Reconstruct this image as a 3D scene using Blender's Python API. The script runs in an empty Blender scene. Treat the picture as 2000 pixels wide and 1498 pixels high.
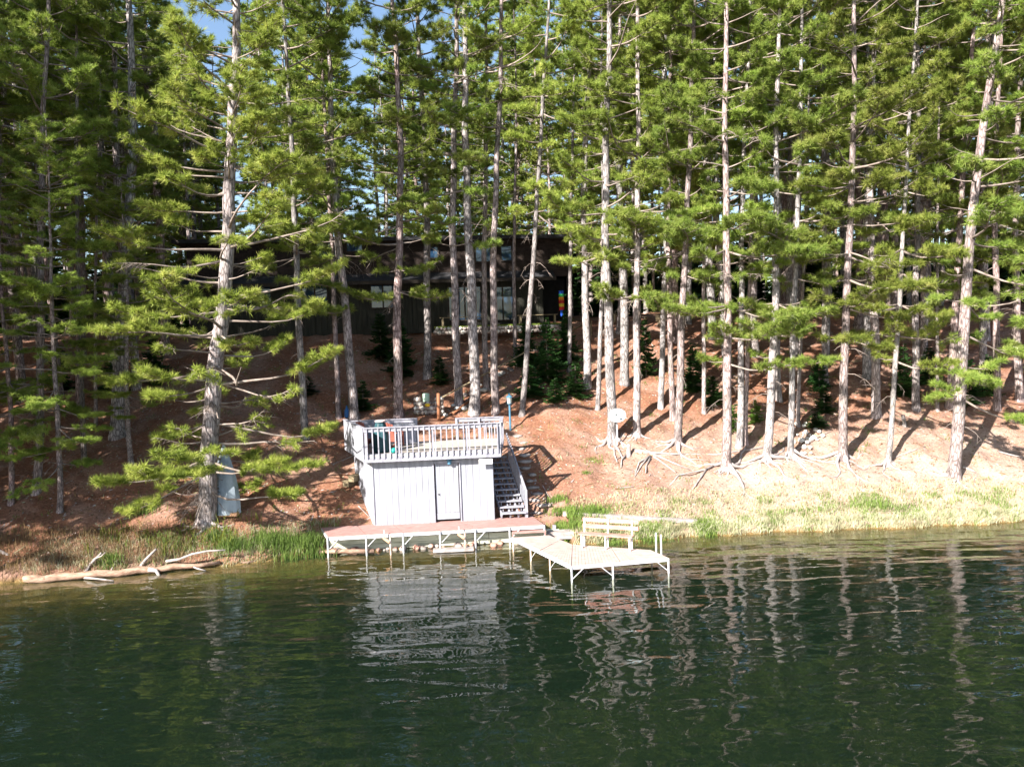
import bpy, math, random
import numpy as np
from mathutils import Vector, Matrix, Quaternion
random.seed(7); RNG = np.random.default_rng(11)
R = math.radians
C = bpy.context.scene.collection
# ------------------------------------------------------------------ camera model
F = 1555.; HY = 660.; HC = 7.5; ROLL = R(2.0)
P = math.atan((749-HY)/F)
def ray(px, py):
    dx = px-1000; dy = 749-py
    c, s = math.cos(ROLL), math.sin(ROLL)
    x = dx*c+dy*s; y = -dx*s+dy*c
    f = F*math.cos(P)+y*math.sin(P); u = -F*math.sin(P)+y*math.cos(P)
    return x/f, u/f
def onz(px, py, z):
    a, b = ray(px, py); Y = (z-HC)/b
    return Vector((a*Y, Y, z))
def onY(px, py, Y):
    a, b = ray(px, py)
    return Vector((a*Y, Y, HC+b*Y))
# ------------------------------------------------------------------ terrain
_sh = [onz(x, y, 0) for x, y in ((0,1141),(150,1130),(300,1117),(450,1104),(600,1088),(640,1083),(763,1077),(1000,1066),(1100,1064),(1160,1062),(1300,1052),(1500,1041),(1750,1032),(1995,1020))]
_sx = np.array([-400, -40]+[p.x for p in _sh]+[28, 60, 400.]); _sy = np.array([_sh[0].y-2, _sh[0].y-1]+[p.y for p in _sh]+[_sh[-1].y+.4, _sh[-1].y-2, 10.])
def shoreY(X):
    X = np.asarray(X, float)
    return np.interp(X, _sx, _sy) + .10*np.sin(X*2.1)+.06*np.sin(X*5.3+1)
def sdist(X, Y):
    s = Y-shoreY(X)
    sl = np.clip((-17.6-X)*.7, -30, 3.5)
    return np.maximum(s, sl)
def nz(X, Y):
    return (.10*np.sin(X*.9+Y*.5)*np.sin(Y*.7-X*.2)+.05*np.sin(X*2.3+1)*np.sin(Y*2.1+X)+.035*np.sin(X*6.1+Y*3)*np.sin(Y*5.7-X*2)+.03*np.sin(X*3.9-Y*1.3)*np.sin(Y*4.3+X*3.1))
_ta = onz(626, 1056, .42); _tb = onz(1092, 1034, .42)
def ground_z(X, Y):
    X = np.asarray(X, float); Y = np.asarray(Y, float)
    s = sdist(X, Y)
    z = np.where(s < 0, np.maximum(np.where(s > -1.5, -.05+.16*s, -.29+.42*(s+1.5)), -4.6),
        np.where(s < .15, -.05+s/.15*.33,
        np.where(s < 3, .28+.35*(s-.15), 1.28+.43*(s-3))))
    dk = (X > -6.9) & (X < 1.9); yb = 28.75+(X+6.5)*.15
    z = np.where(dk & (s > -.6) & (Y < yb), np.minimum(z, np.where(Y < _ta.y+(X-_ta.x)*(_tb.y-_ta.y)/(_tb.x-_ta.x)+.08, -.10, .28)), z)
    z = np.where(dk & (Y >= yb) & (Y < yb+.7), np.minimum(z, .70), z)
    top = 8.45+.035*np.maximum(s-19.5, 0)
    z = np.where(z > top-.6, top-.6*np.exp(-np.maximum(z-(top-.6), 0)/.6), z)
    amp = np.clip((s-.3)/2.5, 0, 1)
    amp = np.where(dk & (Y < yb+.9), 0, amp)
    return z+nz(X, Y)*amp
def gz(x, y): return float(ground_z(x, y))
def on_ground(px, py, zoff=0):
    a, b = ray(px, py)
    Y = np.linspace(22, 70, 2400)
    d = HC+b*Y-ground_z(a*Y, Y)-zoff
    i = np.argmax(d < 0)
    if d[i] >= 0: i = len(Y)-1
    y = Y[i]
    return Vector((a*y, y, gz(a*y, y)))
# ------------------------------------------------------------------ materials
MAT = {}
def nt(name):
    m = bpy.data.materials.new(name); m.use_nodes = True; MAT[name] = m
    n = m.node_tree; n.nodes.clear()
    return m, n, n.nodes, n.links
def N(ns, t, **k):
    n = ns.new(t)
    for a, v in k.items():
        if a in n.inputs: n.inputs[a].default_value = v
        else: setattr(n, a, v)
    return n
def ramp(ns, pts):
    r = ns.new('ShaderNodeValToRGB'); e = r.color_ramp.elements
    while len(e) < len(pts): e.new(.5)
    for q, (p, c) in zip(e, pts): q.position = p; q.color = (*c, 1)
    return r
def basic(name, c1, c2, scale=(4,4,4), rough=.8, bump=.0, bscale=20., detail=6, lo=.35, hi=.65, metal=0, dist=.01, rnd=0, spec=.3):
    m, n, ns, L = nt(name)
    out = ns.new('ShaderNodeOutputMaterial'); b = N(ns, 'ShaderNodeBsdfPrincipled', Roughness=rough, Metallic=metal)
    b.inputs['Specular IOR Level'].default_value = spec
    tc = ns.new('ShaderNodeTexCoord'); mp = ns.new('ShaderNodeMapping'); mp.inputs['Scale'].default_value = scale
    L.new(tc.outputs['Object'], mp.inputs['Vector'])
    no = N(ns, 'ShaderNodeTexNoise', Detail=detail, Roughness=.65, Scale=1.); L.new(mp.outputs[0], no.inputs['Vector'])
    r = ramp(ns, [(lo, c1), (hi, c2)]); L.new(no.outputs['Fac'], r.inputs[0])
    col = r.outputs[0]
    if rnd:
        oi = ns.new('ShaderNodeObjectInfo'); mr = N(ns, 'ShaderNodeMapRange'); mr.inputs[3].default_value = 1-rnd; mr.inputs[4].default_value = 1+rnd
        L.new(oi.outputs['Random'], mr.inputs[0])
        hs = ns.new('ShaderNodeHueSaturation'); L.new(mr.outputs[0], hs.inputs['Value']); L.new(col, hs.inputs['Color']); col = hs.outputs[0]
    L.new(col, b.inputs['Base Color'])
    if bump:
        n2 = N(ns, 'ShaderNodeTexNoise', Detail=5., Scale=bscale); L.new(mp.outputs[0], n2.inputs['Vector'])
        bp = N(ns, 'ShaderNodeBump', Strength=bump, Distance=dist); L.new(n2.outputs['Fac'], bp.inputs['Height']); L.new(bp.outputs[0], b.inputs['Normal'])
    L.new(b.outputs[0], out.inputs[0])
    return m
def bark(name, dark, mid, light, moss=0.):
    m, n, ns, L = nt(name)
    out = ns.new('ShaderNodeOutputMaterial'); b = N(ns, 'ShaderNodeBsdfPrincipled', Roughness=.9)
    b.inputs['Specular IOR Level'].default_value = .15
    tc = ns.new('ShaderNodeTexCoord'); mp = ns.new('ShaderNodeMapping'); mp.inputs['Scale'].default_value = (11, 11, 2.6)
    L.new(tc.outputs['Object'], mp.inputs[0])
    nd = N(ns, 'ShaderNodeTexNoise', Scale=1.2, Detail=3.); L.new(mp.outputs[0], nd.inputs[0])
    ad = ns.new('ShaderNodeMixRGB'); ad.inputs[0].default_value = .25; L.new(mp.outputs[0], ad.inputs[1]); L.new(nd.outputs['Color'], ad.inputs[2])
    v = N(ns, 'ShaderNodeTexVoronoi', feature='DISTANCE_TO_EDGE', Scale=1.4); L.new(ad.outputs[0], v.inputs[0])
    r = ramp(ns, [(0., dark), (.10, mid), (.35, light)]); L.new(v.outputs['Distance'], r.inputs[0])
    no = N(ns, 'ShaderNodeTexNoise', Scale=2.2, Detail=6., Roughness=.7); L.new(tc.outputs['Object'], no.inputs[0])
    r2 = ramp(ns, [(.35, (.55, .5, .5)), (.65, (1.15, 1.1, 1.08))]); L.new(no.outputs['Fac'], r2.inputs[0])
    mu = ns.new('ShaderNodeMixRGB'); mu.blend_type = 'MULTIPLY'; mu.inputs[0].default_value = 1; L.new(r.outputs[0], mu.inputs[1]); L.new(r2.outputs[0], mu.inputs[2])
    oi = ns.new('ShaderNodeObjectInfo'); mr = N(ns, 'ShaderNodeMapRange'); mr.inputs[3].default_value = .75; mr.inputs[4].default_value = 1.2
    L.new(oi.outputs['Random'], mr.inputs[0]); hs = ns.new('ShaderNodeHueSaturation'); L.new(mr.outputs[0], hs.inputs['Value'])
    m7 = N(ns, 'ShaderNodeMath', operation='MULTIPLY'); m7.inputs[1].default_value = 5.7; L.new(oi.outputs['Random'], m7.inputs[0]); fc_ = N(ns, 'ShaderNodeMath', operation='FRACT'); L.new(m7.outputs[0], fc_.inputs[0]); ms = N(ns, 'ShaderNodeMapRange'); ms.inputs[3].default_value = .3; ms.inputs[4].default_value = 1.15; L.new(fc_.outputs[0], ms.inputs[0]); L.new(ms.outputs[0], hs.inputs['Saturation'])
    n4 = N(ns, 'ShaderNodeTexNoise', Scale=.55, Detail=4.); L.new(tc.outputs['Object'], n4.inputs[0]); r4 = ramp(ns, [(.38, (.78,.80,.74)), (.6, (1.06,1,.97))]); L.new(n4.outputs['Fac'], r4.inputs[0])
    mu4 = ns.new('ShaderNodeMixRGB'); mu4.blend_type = 'MULTIPLY'; mu4.inputs[0].default_value = 1; L.new(mu.outputs[0], mu4.inputs[1]); L.new(r4.outputs[0], mu4.inputs[2]); L.new(mu4.outputs[0], hs.inputs['Color'])
    L.new(hs.outputs[0], b.inputs['Base Color'])
    bp = N(ns, 'ShaderNodeBump', Strength=.8, Distance=.02); L.new(v.outputs['Distance'], bp.inputs['Height']); L.new(bp.outputs[0], b.inputs['Normal'])
    L.new(b.outputs[0], out.inputs[0])
def leafmat(name, c1, c2, c3, trans=.35, nscale=1.3):
    m, n, ns, L = nt(name)
    out = ns.new('ShaderNodeOutputMaterial')
    tc = ns.new('ShaderNodeTexCoord')
    no = N(ns, 'ShaderNodeTexNoise', Scale=nscale, Detail=4., Roughness=.8); L.new(tc.outputs['Object'], no.inputs[0])
    r = ramp(ns, [(.32, c1), (.5, c2), (.70, c3)]); L.new(no.outputs['Fac'], r.inputs[0])
    oi = ns.new('ShaderNodeObjectInfo'); mr = N(ns, 'ShaderNodeMapRange'); mr.inputs[3].default_value = .72; mr.inputs[4].default_value = 1.2
    L.new(oi.outputs['Random'], mr.inputs[0]); hs = ns.new('ShaderNodeHueSaturation'); L.new(mr.outputs[0], hs.inputs['Value']); L.new(r.outputs[0], hs.inputs['Color'])
    m7 = N(ns, 'ShaderNodeMath', operation='MULTIPLY'); m7.inputs[1].default_value = 7.3; L.new(oi.outputs['Random'], m7.inputs[0]); fc_ = N(ns, 'ShaderNodeMath', operation='FRACT'); L.new(m7.outputs[0], fc_.inputs[0])
    mh = N(ns, 'ShaderNodeMapRange'); mh.inputs[3].default_value = .490; mh.inputs[4].default_value = .515; L.new(fc_.outputs[0], mh.inputs[0]); L.new(mh.outputs[0], hs.inputs['Hue'])
    d = N(ns, 'ShaderNodeBsdfPrincipled', Roughness=.55); d.inputs['Specular IOR Level'].default_value = .25
    t = ns.new('ShaderNodeBsdfTranslucent'); mx = N(ns, 'ShaderNodeMixShader'); mx.inputs[0].default_value = trans
    L.new(hs.outputs[0], d.inputs['Base Color']); L.new(hs.outputs[0], t.inputs['Color'])
    L.new(d.outputs[0], mx.inputs[1]); L.new(t.outputs[0], mx.inputs[2]); L.new(mx.outputs[0], out.inputs[0])
bark('pine_bark', (.115,.085,.085), (.31,.26,.26), (.50,.44,.45))
bark('grey_bark', (.10,.09,.09), (.28,.25,.24), (.42,.38,.36))
basic('limb_bark', (.13,.10,.085), (.30,.25,.22), (3,3,3), rough=.9, bump=.4, bscale=14)
basic('dead_wood', (.20,.17,.16), (.40,.35,.33), (4,4,4), rough=.9, bump=.3, bscale=10)
leafmat('pine_needles', (.085,.130,.022), (.250,.325,.055), (.470,.490,.145), .42)
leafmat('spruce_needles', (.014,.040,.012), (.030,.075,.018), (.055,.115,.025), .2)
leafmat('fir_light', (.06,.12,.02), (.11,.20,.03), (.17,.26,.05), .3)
leafmat('grass_green', (.09,.15,.03), (.16,.24,.05), (.25,.33,.08), .4, 1.5)
leafmat('grass_straw', (.28,.26,.14), (.44,.43,.27), (.62,.61,.45), .35, 1.5)
leafmat('brush_twig', (.10,.055,.03), (.20,.12,.06), (.32,.21,.10), .1, 2)
leafmat('brush_leaf', (.10,.13,.02), (.20,.22,.03), (.32,.30,.05), .3, 2)
# forest floor
def ground_mat():
    m, n, ns, L = nt('forest_floor')
    out = ns.new('ShaderNodeOutputMaterial'); b = N(ns, 'ShaderNodeBsdfPrincipled', Roughness=.95); b.inputs['Specular IOR Level'].default_value = .1
    tc = ns.new('ShaderNodeTexCoord')
    n1 = N(ns, 'ShaderNodeTexNoise', Scale=9., Detail=10., Roughness=.8); L.new(tc.outputs['Object'], n1.inputs[0])
    r1 = ramp(ns, [(.3, (.11,.048,.030)), (.5, (.26,.12,.074)), (.72, (.42,.25,.165))]); L.new(n1.outputs['Fac'], r1.inputs[0])
    n2 = N(ns, 'ShaderNodeTexNoise', Scale=.55, Detail=6., Roughness=.6); L.new(tc.outputs['Object'], n2.inputs[0])
    r2 = ramp(ns, [(.45, (0,0,0)), (.62, (1,1,1))]); L.new(n2.outputs['Fac'], r2.inputs[0])
    sep = ns.new('ShaderNodeSeparateXYZ'); L.new(tc.outputs['Object'], sep.inputs[0])
    # bare pale soil on the lower bank, more to the right; lake sand below the waterline
    low = N(ns, 'ShaderNodeMapRange'); low.inputs[1].default_value = 3.9; low.inputs[2].default_value = .6; L.new(sep.outputs['Z'], low.inputs[0])
    rt = N(ns, 'ShaderNodeMapRange'); rt.inputs[1].default_value = 1.; rt.inputs[2].default_value = 9.; L.new(sep.outputs['X'], rt.inputs[0])
    mu = N(ns, 'ShaderNodeMath', operation='MULTIPLY'); L.new(low.outputs[0], mu.inputs[0]); L.new(rt.outputs[0], mu.inputs[1])
    mm = N(ns, 'ShaderNodeMath', operation='MULTIPLY_ADD'); L.new(r2.outputs[0], mm.inputs[0]); mm.inputs[1].default_value = .35; L.new(mu.outputs[0], mm.inputs[2])
    mm.use_clamp = True
    m2 = N(ns, 'ShaderNodeMath', operation='MULTIPLY'); L.new(mm.outputs[0], m2.inputs[0]); m2.inputs[1].default_value = .85
    rs = ramp(ns, [(.3, (.34,.23,.18)), (.7, (.62,.50,.43))]); L.new(n1.outputs['Fac'], rs.inputs[0])
    mx = ns.new('ShaderNodeMixRGB'); L.new(m2.outputs[0], mx.inputs[0]); L.new(r1.outputs[0], mx.inputs[1]); L.new(rs.outputs[0], mx.inputs[2])
    bed = N(ns, 'ShaderNodeMapRange'); bed.inputs[1].default_value = .20; bed.inputs[2].default_value = .04; L.new(sep.outputs['Z'], bed.inputs[0])
    n3 = N(ns, 'ShaderNodeTexNoise', Scale=2.5, Detail=8., Roughness=.7); L.new(tc.outputs['Object'], n3.inputs[0])
    rb = ramp(ns, [(.35, (.09,.06,.022)), (.65, (.30,.20,.085))]); L.new(n3.outputs['Fac'], rb.inputs[0])
    mx2 = ns.new('ShaderNodeMixRGB'); L.new(bed.outputs[0], mx2.inputs[0]); L.new(mx.outputs[0], mx2.inputs[1]); L.new(rb.outputs[0], mx2.inputs[2])
    L.new(mx2.outputs[0], b.inputs['Base Color'])
    nb = N(ns, 'ShaderNodeTexNoise', Scale=14., Detail=8., Roughness=.75); L.new(tc.outputs['Object'], nb.inputs[0])
    bp = N(ns, 'ShaderNodeBump', Strength=1., Distance=.09); L.new(nb.outputs['Fac'], bp.inputs['Height']); L.new(bp.outputs[0], b.inputs['Normal'])
    L.new(b.outputs[0], out.inputs[0])
ground_mat()
def water_mat():
    m, n, ns, L = nt('lake_water')
    out = ns.new('ShaderNodeOutputMaterial')
    tc = ns.new('ShaderNodeTexCoord')
    def noise(sc, rot, det, k, rough=.5):
        mp = ns.new('ShaderNodeMapping'); mp.inputs['Scale'].default_value = sc; mp.inputs['Rotation'].default_value = (0, 0, R(rot))
        L.new(tc.outputs['Object'], mp.inputs[0]); no = N(ns, 'ShaderNodeTexNoise', Scale=1., Detail=det, Roughness=rough, Distortion=.3); L.new(mp.outputs[0], no.inputs[0])
        q = N(ns, 'ShaderNodeMath', operation='MULTIPLY'); L.new(no.outputs['Fac'], q.inputs[0]); q.inputs[1].default_value = k
        return q.outputs[0]
    a = noise((.55, 1.7, 1), -8, 1.5, WAVE[0]); b_ = noise((1.5, 2.6, 1), 12, 1., WAVE[1]); c = noise((.2, .45, 1), 5, 1., WAVE[2]) ; d = noise((4.5, 7.5, 1), 0, 1., WAVE[3])
    s = N(ns, 'ShaderNodeMath', operation='ADD'); L.new(a, s.inputs[0]); L.new(b_, s.inputs[1])
    s2 = N(ns, 'ShaderNodeMath', operation='ADD'); L.new(s.outputs[0], s2.inputs[0]); L.new(c, s2.inputs[1])
    s3 = N(ns, 'ShaderNodeMath', operation='ADD'); L.new(s2.outputs[0], s3.inputs[0]); L.new(d, s3.inputs[1])
    bp = N(ns, 'ShaderNodeBump', Strength=1., Distance=1.); L.new(s3.outputs[0], bp.inputs['Height'])
    fr = N(ns, 'ShaderNodeFresnel', IOR=1.4); L.new(bp.outputs[0], fr.inputs['Normal'])
    gl = N(ns, 'ShaderNodeBsdfGlossy', Roughness=.01); gl.inputs['Color'].default_value = (1, 1, 1, 1); L.new(bp.outputs[0], gl.inputs['Normal'])
    tr = N(ns, 'ShaderNodeBsdfTransparent'); tr.inputs['Color'].default_value = (.9, .9, .85, 1)
    df = N(ns, 'ShaderNodeBsdfDiffuse'); df.inputs['Color'].default_value = (.022, .048, .027, 1)
    m1 = N(ns, 'ShaderNodeMixShader'); m1.inputs[0].default_value = .22; L.new(tr.outputs[0], m1.inputs[1]); L.new(df.outputs[0], m1.inputs[2])
    m2 = N(ns, 'ShaderNodeMixShader'); ge = ns.new('ShaderNodeNewGeometry'); iv = N(ns, 'ShaderNodeMath', operation='SUBTRACT'); iv.inputs[0].default_value = 1.; L.new(ge.outputs['Backfacing'], iv.inputs[1]); fm_ = N(ns, 'ShaderNodeMath', operation='MULTIPLY'); L.new(fr.outputs[0], fm_.inputs[0]); L.new(iv.outputs[0], fm_.inputs[1]); L.new(fm_.outputs[0], m2.inputs[0]); L.new(m1.outputs[0], m2.inputs[1]); L.new(gl.outputs[0], m2.inputs[2])
    L.new(m2.outputs[0], out.inputs[0])
    va = N(ns, 'ShaderNodeVolumeAbsorption', Density=1.5); va.inputs['Color'].default_value = (.46, .50, .14, 1)
    L.new(va.outputs[0], out.inputs['Volume'])
WAVE = (.044, .014, .090, .0007)
water_mat()
def planks(name, c1, c2, axis='u', scale=(2, 2, 2)):
    return basic(name, c1, c2, scale, rough=.85, bump=.3, bscale=6, rnd=.06)
basic('grey_siding', (.205,.21,.24), (.34,.35,.395), (7,7,.55), rough=.85, bump=.25, bscale=3, rnd=.05, lo=.3, hi=.7)
basic('grey_board', (.19,.19,.225), (.34,.335,.38), (6,6,2), rough=.85, bump=.25, bscale=4, rnd=.06)
basic('deck_boards', (.30,.26,.23), (.46,.42,.38), (2,14,4), rough=.85, bump=.3, bscale=3)
basic('weathered_timber', (.30,.31,.23), (.52,.52,.42), (1.2,9,9), rough=.9, bump=.4, bscale=3)
basic('dark_timber', (.07,.06,.05), (.18,.15,.12), (4,4,4), rough=.9)
basic('jetty_boards', (.34,.25,.22), (.52,.42,.38), (3,9,4), rough=.75, bump=.2, bscale=4, lo=.3, hi=.7)
basic('faded_red', (.26,.135,.12), (.42,.25,.225), (3,9,4), rough=.75, bump=.2, bscale=4, lo=.3, hi=.7)
basic('bench_red', (.36,.15,.12), (.50,.28,.24), (2,8,8), rough=.7)
basic('white_metal', (.40,.40,.42), (.55,.55,.57), (5,5,5), rough=.45)
basic('rusty_pole', (.35,.20,.13), (.62,.55,.50), (6,6,3), rough=.7)
basic('red_wood', (.24,.07,.05), (.38,.13,.09), (8,8,3), rough=.75, bump=.2)
basic('green_tarp', (.010,.035,.045), (.03,.085,.10), (6,6,1.2), rough=.5, bump=.5, bscale=2, dist=.03)
basic('grey_tarp', (.22,.27,.32), (.40,.46,.52), (3,3,1), rough=.55, bump=.4, bscale=2, dist=.03)
basic('teal_plastic', (.01,.22,.20), (.02,.30,.27), rough=.4)
basic('blue_plastic', (.02,.10,.28), (.03,.15,.38), rough=.4)
basic('pink_board', (.60,.45,.42), (.72,.58,.55), rough=.7)
basic('lamp_blue', (.05,.13,.20), (.08,.20,.30), (8,8,8), rough=.5)
basic('lamp_glass', (.55,.50,.36), (.65,.62,.50), rough=.2)
basic('dish_grey', (.30,.36,.39), (.40,.46,.48), (4,4,4), rough=.5)
basic('dark_metal', (.03,.03,.035), (.06,.06,.065), rough=.5)
basic('rock', (.13,.10,.09), (.38,.33,.30), (3,3,3), rough=.9, bump=.5, bscale=5, dist=.03, rnd=.3)
basic('rock_red', (.24,.12,.09), (.42,.25,.20), (3,3,3), rough=.9, bump=.5, bscale=5, dist=.03, rnd=.25)
basic('rock_pale', (.42,.40,.36), (.66,.63,.58), (4,4,4), rough=.9, bump=.5, bscale=5, dist=.03, rnd=.25)
basic('peeled_log', (.15,.085,.055), (.40,.27,.20), (2.5,9,9), rough=.85, bump=.8, bscale=4, dist=.03)
basic('brown_post', (.20,.08,.04), (.32,.14,.07), (9,9,2), rough=.8, bump=.3)
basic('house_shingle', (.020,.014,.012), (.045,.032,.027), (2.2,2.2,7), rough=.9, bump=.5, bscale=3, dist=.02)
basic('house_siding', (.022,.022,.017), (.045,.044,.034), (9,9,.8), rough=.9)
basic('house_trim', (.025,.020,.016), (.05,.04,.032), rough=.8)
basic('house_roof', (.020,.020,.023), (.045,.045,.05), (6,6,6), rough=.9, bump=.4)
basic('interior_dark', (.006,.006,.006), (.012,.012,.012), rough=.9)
basic('bench_wood', (.13,.10,.06), (.26,.21,.13), (3,9,9), rough=.85)
basic('moss', (.07,.11,.02), (.16,.20,.03), (5,5,5), rough=.95)
basic('sign_white', (.70,.70,.66), (.80,.80,.78), rough=.6)
basic('sign_ink', (.03,.03,.06), (.05,.05,.08), rough=.6)
basic('mint_plastic', (.30,.45,.34), (.36,.50,.40), rough=.5)
basic('yellow_paint', (.62,.40,.02), (.75,.50,.03), rough=.5)
basic('orange_roller', (.60,.30,.16), (.70,.42,.26), rough=.6)
for nme, c in (('sock_red',(.6,.03,.03)),('sock_orange',(.7,.25,.02)),('sock_yellow',(.75,.6,.05)),('sock_green',(.05,.4,.1)),('sock_blue',(.02,.10,.55))):
    basic(nme, tuple(v*.85 for v in c), c, rough=.7)
m, n, ns, L = nt('window_glass')
out = ns.new('ShaderNodeOutputMaterial'); b = N(ns, 'ShaderNodeBsdfPrincipled', Roughness=.03); b.inputs['Base Color'].default_value = (.02,.05,.10,1); b.inputs['Specular IOR Level'].default_value = 1.; b.inputs['IOR'].default_value = 1.45
L.new(b.outputs[0], out.inputs[0])
# ------------------------------------------------------------------ mesh helpers
def link(o, parent=None):
    C.objects.link(o)
    if parent: o.parent = parent
    return o
def org(o):
    v = Vector((0, 0, 0))
    while o: v = v+o.location; o = o.parent
    return v
def tag(o, label=None, cat=None, group=None, kind=None):
    for k, v in (('label', label), ('category', cat), ('group', group), ('kind', kind)):
        if v: o[k] = v
    return o
def empty(name, loc, label, cat, group=None):
    o = bpy.data.objects.new(name, None); C.objects.link(o); o.location = loc; o.empty_display_size = .2
    return tag(o, label, cat, group)
class MB:
    def __init__(s): s.v = []; s.f = []; s.mi = []; s.cur = 0
    def add(s, vs, fs):
        k = len(s.v); s.v += [tuple(q) for q in vs]; s.f += [tuple(i+k for i in f) for f in fs]; s.mi += [s.cur]*len(fs); return s
    def hexa(s, p):  # p: 8 points, bottom 4 (ccw), top 4
        return s.add(p, [(3,2,1,0),(4,5,6,7),(0,1,5,4),(1,2,6,5),(2,3,7,6),(3,0,4,7)])
    def box(s, c, d, U=Vector((1,0,0)), V=None, W=Vector((0,0,1))):
        if V is None: V = W.cross(U).normalized()
        c = Vector(c); a, b, h = U*d[0]/2, V*d[1]/2, W*d[2]/2
        return s.hexa([c-a-b-h, c+a-b-h, c+a+b-h, c-a+b-h, c-a-b+h, c+a-b+h, c+a+b+h, c-a+b+h])
    def beam(s, p, q, w, h, up=Vector((0,0,1))):
        p, q = Vector(p), Vector(q); U = (q-p); l = U.length; U.normalize()
        V = up.cross(U)
        if V.length < 1e-4: V = Vector((1,0,0))
        V.normalize(); W = U.cross(V)
        return s.box((p+q)/2, (l, w, h), U, V, W)
    def prism(s, poly, z0, z1):
        n = len(poly); vs = [(p[0], p[1], z0) for p in poly]+[(p[0], p[1], z1) for p in poly]
        return s.add(vs, [tuple(range(n))[::-1], tuple(range(n, 2*n))]+[(i, (i+1) % n, (i+1) % n+n, i+n) for i in range(n)])
    def tube(s, pts, rad, seg=8, cap=True, ell=None):
        pts = [Vector(p) for p in pts]; n = len(pts)
        if not hasattr(rad, '__len__'): rad = [rad]*n
        vs = []; ref = None
        for i, p in enumerate(pts):
            t = (pts[min(i+1, n-1)]-pts[max(i-1, 0)])
            if t.length < 1e-9: t = Vector((0,0,1))
            t.normalize()
            if ref is None:
                ref = Vector((1,0,0)) if abs(t.x) < .8 else Vector((0,1,0))
            a = (ref-t*ref.dot(t)).normalized(); b = t.cross(a); ref = a
            for j in range(seg):
                g = 2*math.pi*j/seg
                vs.append(p+(a*math.cos(g)+b*math.sin(g))*rad[i])
        fs = [(i*seg+j, i*seg+(j+1) % seg, (i+1)*seg+(j+1) % seg, (i+1)*seg+j) for i in range(n-1) for j in range(seg)]
        if cap: fs += [tuple(range(seg))[::-1], tuple(range((n-1)*seg, n*seg))]
        return s.add(vs, fs)
    def lathe(s, c, prof, seg=16):
        vs = []; n = len(prof)
        for r, z in prof:
            for j in range(seg):
                g = 2*math.pi*j/seg; vs.append((c[0]+r*math.cos(g), c[1]+r*math.sin(g), c[2]+z))
        return s.add(vs, [(i*seg+j, i*seg+(j+1) % seg, (i+1)*seg+(j+1) % seg, (i+1)*seg+j) for i in range(n-1) for j in range(seg)]+[tuple(range(seg))[::-1], tuple(range((n-1)*seg, n*seg))])
    def rock(s, c, d, seed=0):
        rr = random.Random(seed); vs = []; seg = 9; rings = 6
        ph = [rr.uniform(0, 6.28) for _ in range(6)]
        for i in range(rings+1):
            th = math.pi*i/rings
            for j in range(seg):
                g = 2*math.pi*j/seg
                k = 1+.16*math.sin(2*g+ph[0]+th)+.12*math.sin(3*g+ph[1])*math.sin(2*th+ph[2])+.08*math.sin(5*g+ph[3]+2*th)
                vs.append((c[0]+d[0]/2*k*math.sin(th)*math.cos(g), c[1]+d[1]/2*k*math.sin(th)*math.sin(g), c[2]+d[2]/2*k*math.cos(th)))
        return s.add(vs, [(i*seg+j, i*seg+(j+1) % seg, (i+1)*seg+(j+1) % seg, (i+1)*seg+j) for i in range(rings) for j in range(seg)])
    def build(s, name, mats, parent=None, smooth=False):
        me = bpy.data.meshes.new(name); o_ = org(parent) if parent else Vector((0,0,0))
        me.from_pydata([(v[0]-o_.x, v[1]-o_.y, v[2]-o_.z) for v in s.v], [], s.f)
        if isinstance(mats, str): mats = [mats]
        for m in mats: me.materials.append(MAT[m])
        if len(mats) > 1: me.polygons.foreach_set('material_index', s.mi)
        if smooth: me.polygons.foreach_set('use_smooth', [True]*len(me.polygons))
        me.update()
        return link(bpy.data.objects.new(name, me), parent)
    def top(s, name, mats, loc, label, cat, group=None, kind=None, smooth=False):   # single-mesh thing with its origin at its base
        s.v = [(v[0]-loc[0], v[1]-loc[1], v[2]-loc[2]) for v in s.v]
        o = s.build(name, mats, None, smooth); o.location = loc
        return tag(o, label, cat, group, kind)
def tri_mesh(name, V, mats, mi=None, k=3, smooth=False):
    """V: (n,k,3) array of faces with k corners"""
    n = len(V); me = bpy.data.meshes.new(name)
    me.vertices.add(n*k); me.vertices.foreach_set('co', V.astype(np.float32).ravel())
    me.loops.add(n*k); me.loops.foreach_set('vertex_index', np.arange(n*k, dtype=np.int32))
    me.polygons.add(n); me.polygons.foreach_set('loop_start', np.arange(0, n*k, k, dtype=np.int32)); 
    if mi is not None: me.polygons.foreach_set('material_index', mi.astype(np.int32))
    for m in mats: me.materials.append(MAT[m])
    me.update(calc_edges=True); me.validate()
    return me
def nrm(a): return a/np.maximum(np.linalg.norm(a, axis=-1, keepdims=True), 1e-9)
def tufts(Cn, D, size, rng, K=28, w=.036, ln=.30):
    n = len(Cn)
    d = nrm(rng.normal(size=(n, K, 3)))*1.0+D[:, None, :]*.55+np.array([0, 0, .38])
    d = nrm(d)
    off = (rng.random((n, K, 1))-.6)*.16*size[:, None, None]*D[:, None, :]
    b = Cn[:, None, :]+off
    l = ln*(.75+.45*rng.random((n, K, 1)))*size[:, None, None]
    side = nrm(np.cross(d, nrm(rng.normal(size=(n, K, 3)))))*w*.5
    V = np.stack([b-side, b+side, b+d*l], axis=2)
    return V.reshape(-1, 3, 3)
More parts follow.
